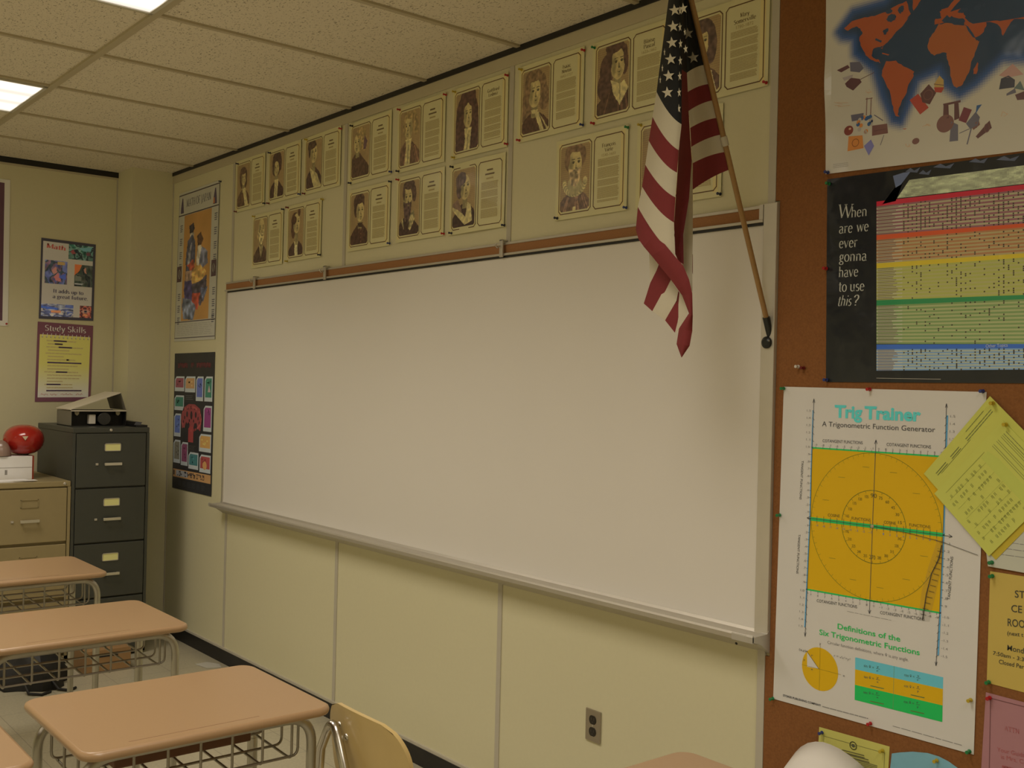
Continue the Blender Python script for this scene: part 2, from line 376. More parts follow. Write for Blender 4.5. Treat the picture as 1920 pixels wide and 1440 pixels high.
def floor_mat():
    m = bpy.data.materials.new('speckled_vinyl_floor_tile'); m.use_nodes = True; nt = m.node_tree; b = nt.nodes['Principled BSDF']
    tc = nt.nodes.new('ShaderNodeTexCoord'); br = nt.nodes.new('ShaderNodeTexBrick'); br.offset = 0.0
    br.inputs['Scale'].default_value = 1.0; br.inputs['Brick Width'].default_value = 0.305; br.inputs['Row Height'].default_value = 0.305; br.inputs['Mortar Size'].default_value = 0.0015
    br.inputs['Color1'].default_value = (0.60, 0.55, 0.40, 1); br.inputs['Color2'].default_value = (0.57, 0.53, 0.39, 1); br.inputs['Mortar'].default_value = (0.35, 0.32, 0.24, 1)
    nz = nt.nodes.new('ShaderNodeTexNoise'); nz.inputs['Scale'].default_value = 90; nz.inputs['Detail'].default_value = 4
    mx = nt.nodes.new('ShaderNodeMix'); mx.data_type = 'RGBA'; mx.blend_type = 'MULTIPLY'; mx.inputs[0].default_value = 0.35
    nt.links.new(tc.outputs['Object'], br.inputs['Vector']); nt.links.new(tc.outputs['Object'], nz.inputs['Vector'])
    nt.links.new(br.outputs[0], mx.inputs[6]); nt.links.new(nz.outputs['Fac'], mx.inputs[7]); nt.links.new(mx.outputs[2], b.inputs['Base Color'])
    b.inputs['Roughness'].default_value = 0.35; return m
def struct(name, mb, m): return tag(mb.build(name, m), kind='structure')
b = MB(); b.box((XL-0.12, YB-0.12, -0.12), (X1+0.12, 0.12, 0)); struct('floor', b, floor_mat())
b = MB(); b.box((XL-0.12, YB-0.12, ZC+0.004), (X1+0.12, 0.12, ZC+0.1)); struct('ceiling', b, ceiling_mat())
b = MB(); b.box((XL-0.12, 0, 0), (X1+0.12, 0.12, ZC+0.02)); struct('wall_front', b, M_PANEL)
b = MB(); b.box((XL-0.12, YB, 0), (XL, 0, ZC+0.02)); struct('wall_left', b, M_PANEL)
b = MB(); b.box((X1, YB, 0), (X1+0.12, 0, ZC+0.02)); struct('wall_right', b, M_PANEL)
b = MB(); b.box((XL-0.12, YB-0.12, 0), (X1+0.12, YB, ZC+0.02)); struct('wall_back', b, M_PANEL)
XC, YC = -0.887, -0.256
b = MB(); b.box((XL, YC, 0), (XC, 0, ZC+0.004)); struct('wall_corner', b, M_PANEL)
# black strips painted as the shadow gap, and pale capping, under the ceiling
b = MB(); b.box((XC, -0.010, ZC-0.018), (X1, 0, ZC+0.004)); struct('trim_1', b, M_DARK)
b = MB(); b.box((XC, -0.006, ZC-0.064), (X1, 0, ZC-0.018)); struct('trim_2', b, M_CAP)
b = MB(); b.box((XL, YB, ZC-0.030), (XL+0.010, YC, ZC+0.004)); struct('trim_3', b, M_DARK)
b = MB(); b.box((XL, YB, ZC-0.042), (XL+0.006, YC, ZC-0.030)); struct('trim_4', b, M_CAP)
# panel joint strips on the front wall, a corner bead each side of the column
k = 5
for xs in (0.0, 1.22, 2.44):
    b = MB(); b.box((xs-0.012, -0.004, 0.085), (xs+0.012, 0, ZC-0.064)); struct('trim_%d' % k, b, M_TRIM); k += 1
b = MB(); b.box((3.634, -0.009, 0.085), (3.660, 0, ZC-0.064)); struct('trim_%d' % k, b, M_TRIM); k += 1
b = MB(); b.box((XC, -0.004, 0.085), (XC+0.010, 0, ZC-0.064)); struct('trim_%d' % k, b, M_TRIM); k += 1
b = MB(); b.box((XL, YC-0.008, 0.085), (XL+0.004, YC, ZC-0.03)); struct('trim_%d' % k, b, M_TRIM); k += 1
# black baseboard with its grey top bead
b = MB(); b.box((XC, -0.012, 0), (3.66, 0, 0.074), 0); b.box((XC, -0.009, 0.074), (3.66, 0, 0.086), 1)
tag(b.build('baseboard_front', [M_DARK, M_TRIM]), kind='structure')
b = MB(); b.box((XL, YB, 0), (XL+0.012, YC, 0.074), 0); b.box((XL, YB, 0.074), (XL+0.009, YC, 0.086), 1)
tag(b.build('baseboard_left', [M_DARK, M_TRIM]), kind='structure')
# suspension grid of the ceiling
TX0, TD = 0.0405, 1.1536
b = MB(); g = mat('ceiling_grid_enamel', (0.52, 0.46, 0.31), 0.5, var=0.03)
for kx in range(-2, 14):
    x = TX0+0.61*kx
    if XL < x < X1: b.box((x-0.011, YB, ZC-0.004), (x+0.011, 0, ZC+0.004))
for ky in range(0, 5):
    y = -TD-1.22*ky
    if y > YB: b.box((XL, y-0.014, ZC-0.006), (X1, y+0.014, ZC+0.004))
struct('trim_%d' % k, b, g); k += 1

# ------------------------------------------------------------------ ceiling lights
def lamp_mat():
    m = bpy.data.materials.new('glowing_prismatic_lens'); m.use_nodes = True; nt = m.node_tree
    for n in list(nt.nodes): nt.nodes.remove(n)
    out = nt.nodes.new('ShaderNodeOutputMaterial'); em = nt.nodes.new('ShaderNodeEmission'); em.inputs[0].default_value = LAMP_COLOR+(1,)
    tc = nt.nodes.new('ShaderNodeTexCoord'); sp = nt.nodes.new('ShaderNodeSeparateXYZ'); ma = nt.nodes.new('ShaderNodeMath'); ma.operation = 'MULTIPLY'; ma.inputs[1].default_value = 2*PI/0.19
    co = nt.nodes.new('ShaderNodeMath'); co.operation = 'COSINE'; mr = nt.nodes.new('ShaderNodeMapRange')
    mr.inputs[1].default_value = -1; mr.inputs[2].default_value = 1; mr.inputs[3].default_value = LAMP_STRENGTH*0.7; mr.inputs[4].default_value = LAMP_STRENGTH*1.3
    nt.links.new(tc.outputs['Object'], sp.inputs[0]); nt.links.new(sp.outputs[0], ma.inputs[0]); nt.links.new(ma.outputs[0], co.inputs[0])
    nt.links.new(co.outputs[0], mr.inputs[0]); nt.links.new(mr.outputs[0], em.inputs[1]); nt.links.new(em.outputs[0], out.inputs[0]); return m
M_LAMP = lamp_mat(); M_ENAMEL = mat('white_lamp_frame', (0.62, 0.60, 0.50), 0.4)
def ceiling_light():
    r = empty('ceiling_light')
    b = MB(); W, D = 0.305, 0.61
    for (a, c) in (((-W+.012, -D+.015), (-W+.026, D-.015)), ((W-.026, -D+.015), (W-.012, D-.015)), ((-W+.012, -D+.015), (W-.012, -D+.03)), ((-W+.012, D-.03), (W-.012, D-.015))):
        b.box((a[0], a[1], -0.010), (c[0], c[1], 0.002))
    b.build('frame', M_ENAMEL, r)
    b = MB(); b.box((-W+.026, -D+.03, -0.006), (W-.026, D-.03, -0.001)); b.build('diffuser', M_LAMP, r)
    ld = bpy.data.lights.new('tubes', 'AREA'); ld.shape = 'RECTANGLE'; ld.size = 0.55; ld.size_y = 1.14; ld.energy = LAMP_WATTS; ld.color = LAMP_COLOR; ld.spread = math.radians(LAMP_SPREAD)
    lo = bpy.data.objects.new('tubes', ld); COL.objects.link(lo); lo.parent = r; lo.location = (0, 0, -0.008)
    return r
L0 = ceiling_light(); first = True
ROWN = ['first row from the whiteboard wall', 'second row from the whiteboard wall']
COLN = ['at the left wall', 'second from the left wall', 'third from the left wall', 'farthest from the left wall']
for ry, y in enumerate((-TD-0.61, -TD-0.61-3.66)):
    for ci in range(4):
        x = TX0+0.305+1.83*ci
        o = L0 if first else dup(L0, (0, 0, 0)); first = False
        o.location = (x, y, ZC)
        lab = 'recessed fluorescent ceiling light, %s, %s' % (ROWN[ry], COLN[ci])
        if ry == 0 and ci == 0: lab = 'lit recessed ceiling light farther into the corner, above the filing cabinets'
        if ry == 0 and ci == 1: lab = 'lit recessed ceiling light nearer the viewer, cut off by the top of the photo'
        tag(o, lab, 'light', 'recessed ceiling lights')

# ------------------------------------------------------------------ whiteboard
wb = empty('whiteboard', (1.8, 0, 0)); tag(wb, 'long wall-mounted whiteboard with aluminium frame, cork map rail and marker tray', 'whiteboard')
wb.location = (0, 0, 0)
M_WB = mat('whiteboard_enamel', (0.83, 0.81, 0.765), 0.34, var=0.012, scale=3, spec=0.45)
b = MB(); b.box((-0.030, -0.012, 0.868), (3.628, 0, 2.066), 0, 0.0); b.build('writing_surface', M_WB, wb)
b = MB(); b.box((-0.040, -0.018, 0.868), (-0.024, 0, 2.074), 0, 0.002); b.build('side_frame', M_ALU, wb)
b = MB(); b.box((3.628, -0.020, 0.870), (3.674, 0, 2.119), 0, 0.002); b.build('side_frame', mat('pale_aluminium', (0.66, 0.63, 0.54), 0.45, metal=0.35), wb)
# map rail: two aluminium lips with cork between
b = MB(); b.box((-0.05, -0.022, 2.066), (3.627, 0, 2.075), 0, 0.0015); b.box((-0.05, -0.016, 2.107), (3.627, 0, 2.117), 0, 0.0015)
b.box((3.613, -0.021, 2.075), (3.627, 0, 2.117)); rail = b.build('map_rail', M_ALU, wb)
b = MB(); b.box((-0.05, -0.012, 2.075), (3.613, 0, 2.107)); b.build('cork_strip', mat('red_brown_cork_strip', (0.36, 0.17, 0.065), 0.8, var=0.25, scale=250), rail)
b = MB(); b.box((-0.03, -0.0165, 2.058), (3.627, -0.011, 2.066)); b.build('rail_shadow', M_DARK, rail)  # black strip painted in as the shadow below the rail
# tray: swept profile, thin nose curving down to the wall
def tray_prof():
    P = [(0, 0.892), (-0.014, 0.892), (-0.020, 0.884), (-0.076, 0.882), (-0.083, 0.888), (-0.086, 0.882), (-0.084, 0.868)]
    for t in np.linspace(0.1, 1, 8): P.append((-0.080+0.078*t, 0.866-0.038*t**1.6))
    P.append((0, 0.828)); return P
b = MB(); tp = tray_prof(); b.prism([(-0.045, y, z) for (y, z) in tp], (3.70, 0, 0)); tray = b.build('tray', M_ALU, wb)
b = MB(); b.prism([(3.655, y*1.03, z+(0.002 if z > .85 else -0.001)) for (y, z) in tp], (0.020, 0, 0)); b.box((3.600, -0.088, 0.866), (3.675, -0.080, 0.886), 0, 0.002)
b.build('end_cap', mat('grey_end_cap', (0.55, 0.53, 0.47), 0.45, metal=0.3), tray)
b = MB(); b.prism([(-0.048, y*1.03, z+(0.002 if z > .85 else -0.001)) for (y, z) in tp], (0.012, 0, 0)); b.build('end_cap', mat('grey_end_cap'), tray)
b = MB(); b.lathe([(0.004, 0), (0.004, 0.002), (0.002, 0.003)], (3.606, -0.0705, 0.853), (0, -1, -0.5), 10); b.build('screw', M_DARK, tray)
def map_hook(x, label):
    h = empty('map_hook', (x, 0, 2.09)); tag(h, label, 'hook', 'map hooks on the rail')
    b = MB(); b.box((-0.010, -0.030, -0.030), (0.010, -0.0225, 0.036), 0, 0.002); b.box((-0.010, -0.030, 0.030), (0.010, -0.004, 0.036), 0, 0.002)
    b.build('clip_plate', M_ALU, h)
    b = MB(); b.tube([(-0.004, -0.030, 0.012), (-0.004, -0.044, 0.004), (-0.004, -0.050, 0.010), (-0.004, -0.048, 0.020)], 0.003, 8); b.build('hook_wire', M_CHROME, h)
map_hook(0.333, 'small metal map hook on the cork rail, nearest the left end')
map_hook(1.087, 'small metal map hook on the cork rail, middle one of the three')
map_hook(2.428, 'small metal map hook on the cork rail, closest to the flag')

# cork panel to the right of the whiteboard
M_CORK = mat('brown_cork_panel', (0.27, 0.115, 0.040), 0.85, var=0.28, scale=180, spec=0.2, bump=0.3)
b = MB(); b.box((3.6755, -0.008, 0.10), (6.40, -0.0008, ZC-0.066)); b.box((3.661, -0.008, 0.10), (3.6755, -0.0008, 0.82)); b.box((3.661, -0.008, 2.125), (3.6755, -0.0008, ZC-0.066)); o = b.build('cork_board', M_CORK)
tag(o, 'large brown cork board covering the wall to the right of the whiteboard', 'bulletin board')
YK = -0.0095
fc = lambda x, y: fw(x, y, YK)
on_cork = lambda a, z, d: (a, -0.0088-d, z)

# outlet
e = empty('wall_outlet', (2.958, -0.0005, 0.432)); tag(e, 'steel duplex electrical outlet plate with dark sockets, low under the whiteboard', 'outlet')
b = MB(); b.box((-0.036, -0.006, -0.054), (0.036, 0, 0.054), 0, 0.0025); b.build('cover_plate', mat('brushed_steel_plate', (0.46, 0.41, 0.34), 0.35, metal=0.85), e)
for dz in (0.020, -0.020):
    b = MB(); pts = [(0.0165*math.cos(a), -0.006, dz+max(-0.0145, min(0.0145, 0.0175*math.sin(a)))) for a in np.linspace(0, 2*PI, 25)[:-1]]
    b.prism(pts, (0, -0.0015, 0)); s_ = b.build('socket', mat('dark_brown_bakelite', (0.02, 0.016, 0.012), 0.35), e)
    b = MB()
    for dx in (-0.0062, 0.0062): b.box((dx-0.001, -0.0079, dz-0.001), (dx+0.001, -0.0074, dz+0.007))
    b.lathe([(0.002, 0), (0.002, 0.0005)], (0, -0.0074, dz-0.007), (0, -1, 0), 10); b.build('slots', mat('grey_slot', (0.10, 0.09, 0.08), 0.6), s_)
b = MB(); b.lathe([(0.003, 0), (0.0025, 0.0015)], (0, -0.006, 0), (0, -1, 0), 12); b.build('screw', M_ALU, e)

# ------------------------------------------------------------------ push pins
PINC = dict(red=(0.45, 0.015, 0.02), blue=(0.03, 0.05, 0.22), green=(0.015, 0.22, 0.07), yellow=(0.55, 0.42, 0.03), navy=(0.012, 0.016, 0.05), black=(0.012, 0.012, 0.014), maroon=(0.16, 0.012, 0.015), clear=(0.7, 0.68, 0.62))
PIN = {}
def push_pin(colr, a, z, label, wall='front', base=0.0045, group='push pins in the wall displays'):
    key = colr
    if key not in PIN:
        b = MB(); b.lathe([(0.0050, 0.003), (0.0052, 0.0045), (0.0034, 0.006), (0.0030, 0.012), (0.0042, 0.0145), (0.0046, 0.017), (0.0040, 0.018)], (0, 0, 0), (0, -1, 0), 12)
        m = mat('%s_pin_plastic' % colr, PINC[colr], 0.3, var=0.05)
        b2 = MB(); b2.tube([(0, 0.0, 0), (0, -0.0035, 0)], 0.0006, 6)
        h = b.build('head', m); p = b2.build('needle', M_CHROME); PIN[key] = (h.data, p.data)
        bpy.data.objects.remove(h); bpy.data.objects.remove(p)
    r = empty('push_pin')
    for nm, d in zip(('head', 'needle'), PIN[key]):
        o = bpy.data.objects.new(nm, d); COL.objects.link(o); o.parent = r
    if wall == 'front': r.location = (a, -base, z)
    else: r.location = (XL+base, a, z); r.rotation_euler = (0, 0, PI/2)
    tag(r, label, 'push pin', group); return r

# ------------------------------------------------------------------ sepia portrait sheets
M_SEPIA = print_mat('laminated_sepia_print', 0.42, 0.45, coat=0.25, bump=0.25)
PAPER = alb((135, 112, 62), 'UL'); MARGIN = alb((129, 111, 68), 'UL'); INKD = alb((58, 34, 12), 'UL'); TXT = alb((108, 87, 46), 'UL'); TXTD = alb((70, 52, 26), 'UL')
def portrait(p, seed, h=120, w_=76):
    r = np.random.default_rng(seed)
    v, u = np.mgrid[0:h, 0:w_]; U = (u+0.5)/w_; V = 1-(v+0.5)/h; Zm = p.get('zoom', 1.30); U = 0.5+(U-0.5)/Zm; V = 0.53+(V-0.53)/Zm
    bg = np.array([97, 73, 40.]); img = np.ones((h, w_, 3))*bg
    hatch = 1.04+0.05*np.sin(V*h*2.1)+0.08*(noise2(h, w_, 14, seed)-0.5)+0.10*(U-0.5)*p.get('lit', 1)
    img *= hatch[..., None]
    dark = np.array(p.get('coat', (62, 40, 28)))*np.array((.84, .80, .70)); hair = np.array(p.get('hair', (62, 42, 30)))*np.array((.86, .80, .70)); skin = np.array((128, 104, 57.)); light = np.array((131, 109, 62.))
    nz = noise2(h, w_, 26, seed+1)[..., None]-0.5
    cx, cy, rx, ry = p.get('face', (0.5, 0.62, 0.15, 0.135))
    wob = 0.02*(noise2(h, w_, 22, seed+3)-0.5)
    def E(c, a, b, col, k=0.28, soft=0.0):
        q = ((U-c[0])/a)**2+((V-c[1])/b)**2+wob*(7 if a > .1 else 1.5)
        m = np.clip((1-q)/max(soft, 0.05), 0, 1)[..., None]
        img[:] = img*(1-m)+m*np.asarray(col, float)*(1+k*nz)
    def Pg(P, col, k=0.3):
        m = inpoly(U+wob*0.5, V+wob*0.5, P); img[m] = (np.asarray(col, float)*(1+k*nz))[m]
    dr = p.get('dir', 1)
    for e in p.get('back', []): E(e[:2], e[2], e[3], hair, 0.5)
    sh = p.get('shoulder', 0.40); sl, sr = p.get('sx', (0.02, 0.98))
    Pg([(sl, 0), (sl, sh*0.45), (cx-0.28, sh*0.82), (cx-0.12, sh), (cx+0.12, sh), (cx+0.28, sh*0.82), (sr, sh*0.45), (sr, 0)], dark, 0.5)
    if p.get('folds'):
        for k in range(7):
            x = r.uniform(0.05, 0.95); Pg([(x, 0), (x+0.03, 0), (cx+(x-cx)*0.5+0.02, sh*0.8), (cx+(x-cx)*0.5, sh*0.8)], dark*1.45)
    Pg([(cx-0.09, sh-0.06), (cx+0.09, sh-0.06), (cx+0.08, cy-0.08), (cx-0.08, cy-0.08)], skin*0.72)
    c = p.get('collar', 'vee')
    if c == 'vee': Pg([(cx-0.12, sh+0.01), (cx-0.03, sh-0.02), (cx+0.01, sh-0.22), (cx-0.05, sh-0.13)], light); Pg([(cx+0.12, sh+0.01), (cx+0.04, sh-0.02), (cx+0.01, sh-0.22), (cx+0.07, sh-0.13)], light*0.85)
    if c == 'lapel': Pg([(cx-0.20, sh+0.03), (cx+0.02, sh-0.06), (0.80, 0.0), (0.62, 0.0), (cx-0.1, sh-0.16)], light); Pg([(cx+0.02, sh-0.05), (cx+0.2, sh-0.12), (0.95, 0.05), (0.9, 0), (0.78, 0)], light*0.88)
    if c == 'cravat': Pg([(cx-0.11, sh+0.03), (cx+0.13, sh+0.03), (cx+0.10, sh-0.12), (cx+0.06, 0.0), (cx-0.16, 0.0), (cx-0.08, sh-0.10)], light); Pg([(cx, sh-0.05), (cx+0.03, sh-0.06), (cx-0.02, 0.02), (cx-0.05, 0.02)], light*0.7)
    if c == 'bands': Pg([(cx+0.02, sh-0.02), (cx+0.12, sh), (0.80, 0.05), (0.72, 0.02)], light); Pg([(cx+0.12, sh), (cx+0.16, sh-0.03), (0.93, 0.08), (0.88, 0.06)], light*0.9); Pg([(cx-.1, sh+.04), (cx+.1, sh+.03), (cx+.08, sh-.02), (cx-.06, sh-.01)], light)
    if c == 'broad': Pg([(0.04, sh-0.02), (0.22, sh+0.05), (cx+0.02, sh-0.18), (cx+0.10, sh+0.02), (cx+0.20, sh-0.02), (cx+0.26, sh-0.24), (cx+0.0, sh-0.28)], light)
    if c == 'bib': Pg([(cx-0.17, sh+0.06), (cx+0.05, sh-0.01), (cx+0.16, sh+0.02), (cx+0.26, sh-0.08), (cx+0.06, sh-0.25), (cx-0.10, sh-0.11)], light); Pg([(cx+0.04, sh), (cx+0.07, sh), (cx+0.07, sh-0.2), (cx+0.05, sh-0.2)], light*0.75)
    if c == 'ruff':
        for k in range(26):
            a = PI+PI*k/25; E((cx+0.27*math.cos(a), sh+0.10+0.14*math.sin(a)), 0.055, 0.04, light*(1.0 if k % 2 else 0.78))
        E((cx, sh+0.06), 0.19, 0.12, light*0.85); E((cx, 0.14), 0.045, 0.03, light)
    if c == 'fur': Pg([(cx+0.10, sh+0.02), (cx+0.24, sh+0.10), (cx+0.30, sh-0.03), (cx+0.12, sh-0.20), (cx+0.05, sh-0.17)], light*0.85, 0.9); Pg([(cx-0.2, sh+0.0), (cx-0.16, sh-0.02), (cx-0.13, sh-0.18), (cx-0.22, sh-0.06)], light*0.8, 0.9)
    if c == 'buttons':
        for k in range(6): E((cx+0.05, sh-0.08-0.06*k), 0.018, 0.012, dark*1.7)
        Pg([(cx-0.11, sh+0.03), (cx+0.12, sh+0.03), (cx+0.09, sh-0.04), (cx-0.06, sh-0.04)], dark*0.8)
    if c == 'gown': Pg([(cx-0.06, sh+0.02), (cx+0.12, sh+0.03), (0.86, 0.05), (0.66, 0.0), (cx+.02, sh-.1)], light)
    E((cx, cy), rx, ry, skin, .14)
    # modelling of the engraved face
    E((cx-dr*rx*0.60, cy-0.01), rx*0.45, ry*0.85, skin*0.74, 0.2, 0.9); E((cx+dr*rx*.25, cy-ry*.55), rx*.5, ry*.35, skin*.84, .2, .9)
    for s in (-1, 1):
        ex = cx+dr*rx*0.14+s*rx*0.40; E((ex, cy+ry*0.18), rx*0.23, ry*0.10, skin*0.55, 0.3, 0.5); E((ex, cy+ry*0.14), rx*0.10, ry*0.065, skin*0.30); Pg([(ex-rx*.27, cy+ry*.33), (ex+rx*.27, cy+ry*.35), (ex+rx*.2, cy+ry*.40), (ex-rx*.2, cy+ry*.40)], skin*0.5)
    nx = cx+dr*rx*0.20; Pg([(nx-dr*rx*.05, cy+ry*.15), (nx-dr*rx*0.20, cy-ry*.22), (nx+dr*rx*.12, cy-ry*.24), (nx+dr*rx*.05, cy-ry*.16)], skin*0.70); E((nx, cy-ry*.25), rx*.15, ry*.045, skin*.45)
    Pg([(nx-rx*.30, cy-ry*.48), (nx+rx*.26, cy-ry*.48), (nx, cy-ry*.57)], skin*0.42); E((nx, cy-ry*.70), rx*.2, ry*.05, skin*.78)
    if p.get('glasses'):
        for s in (-1, 1): E((cx+dr*rx*0.14+s*rx*0.42, cy+ry*0.15), rx*0.26, ry*0.13, skin*0.45); E((cx+dr*rx*0.14+s*rx*0.42, cy+ry*0.15), rx*0.18, ry*0.08, skin*0.9)
    if p.get('beard') is not None:
        bc = np.array(p['beard']); L = p.get('bl', 0.12)
        Pg([(cx-rx*.95, cy-ry*.15), (cx-rx*.45, cy-ry*.30), (nx, cy-ry*.30), (cx+rx*.75, cy-ry*.25), (cx+rx*.95, cy-ry*.1), (cx+rx*.7, cy-ry*.9-L*.3), (cx+rx*.15, cy-ry-L), (cx-rx*.6, cy-ry-L*.6)], bc, 0.9); E((nx, cy-ry*.52), rx*.22, ry*.05, skin*.62)
    for e in p.get('front', []): E(e[:2], e[2], e[3], hair, 0.6)
    for q in p.get('extra', []): Pg(q[0], q[1])
    img *= 1+0.06*(r.random((h, w_, 1))-0.5)
    return lin(np.clip(img, 8, 255))/lin(REFS['UL'])*0.8
def sepia_sheet(x, z, p, seed, label, name_lines=None, dates=None, tilt=(0, 0), glare=0.0):
    """(x, z) is the upper left corner of the picture border"""
    W, H = 0.318, 0.245; m = 0.019
    X = lambda u, v: (x+u, z-v)
    t0, t1 = tilt
    S = Sheet([(x-m, z+m), (x+W+m, z+m+t0), (x+W+m+t1, z-H-m+t0), (x-m+t1, z-H-m)], MARGIN, n=10, bulge=lambda a, zz: 0.0015+0.0025*math.sin(PI*min(1, max(0, (a-x+m)/(W+2*m))))*glare)
    off = np.array([0.0, 0.0])
    def frame(u0, u1):
        c = 0.011
        P = [(u0+c, 0), (u1-c, 0), (u1, c), (u1, H-c), (u1-c, H), (u0+c, H), (u0, H-c), (u0, c)]
        S.line([X(a, b_) for a, b_ in P], 0.0034, INKD, 3, True)
    S.rect(X(-0.006, -0.006), X(W+.006, H+.006), PAPER, 1); frame(0, 0.164); frame(0.178, W)
    # picture inside its border, with the chamfered corners left as paper
    a = portrait(p, seed); i0, i1, j0, j1 = 0.006, 0.158, 0.008, 0.237
    tl = X(i0, j0); br = X(i1, j1)
    # convert to sheet fractions (sheet is an upright rectangle up to a tiny tilt)
    u0 = (tl[0]-(x-m))/(W+2*m); u1 = (br[0]-(x-m))/(W+2*m); v1 = (tl[1]-(z-H-m))/(H+2*m); v0 = (br[1]-(z-H-m))/(H+2*m)
    S.raster(u0, v0, u1, v1, a, 2)
    for (cu, cv, su, sv) in ((i0, j0, 1, 1), (i1, j0, -1, 1), (i1, j1, -1, -1), (i0, j1, 1, -1)):
        S.poly([X(cu-su*.001, cv-sv*.001), X(cu+su*0.009, cv-sv*.001), X(cu-su*.001, cv+sv*0.009)], PAPER, 3)
    # text panel
    cx = (0.178+W)/2; y = 0.026
    if name_lines:
        for t in name_lines:
            wd = 0.0088*len(t)*0.92
            S.text(serif(t, 1.25), X(cx-wd/2, y+0.013), X(cx+wd/2, y+0.013), 0.0125, TXTD, 3); y += 0.0165
        if dates: S.text(sans(dates), X(cx-0.032, y+0.012), X(cx+0.032, y+0.012), 0.010, TXT, 3); y += 0.014
    else:
        for wd in (0.035, 0.055, 0.04):
            S.lines(X(cx-wd/2, y+0.006), X(cx+wd/2, y+0.006), X(cx-wd/2, y+0.010), 3, 0.0022, TXTD if wd != 0.04 else TXT, 3, 0.05); y += 0.0165
    y += 0.006; left = 0.178+0.020
    while y < 0.222:
        n = random.randint(5, 10); n = min(n, int((0.226-y)/0.0042)+1)
        S.lines(X(left, y), X(W-0.020, y), X(left, y+0.0042*(n-1)), n, 0.0024, TXT, 3, 0.06); y += 0.0042*n+0.0045
    # glossy laminate rim
    o = S.build('portrait_sheet', on_front, M_SEPIA)
    tag(o, label, 'poster', 'sepia portrait sheets above the whiteboard'); return o
BK = lambda *a: list(a)
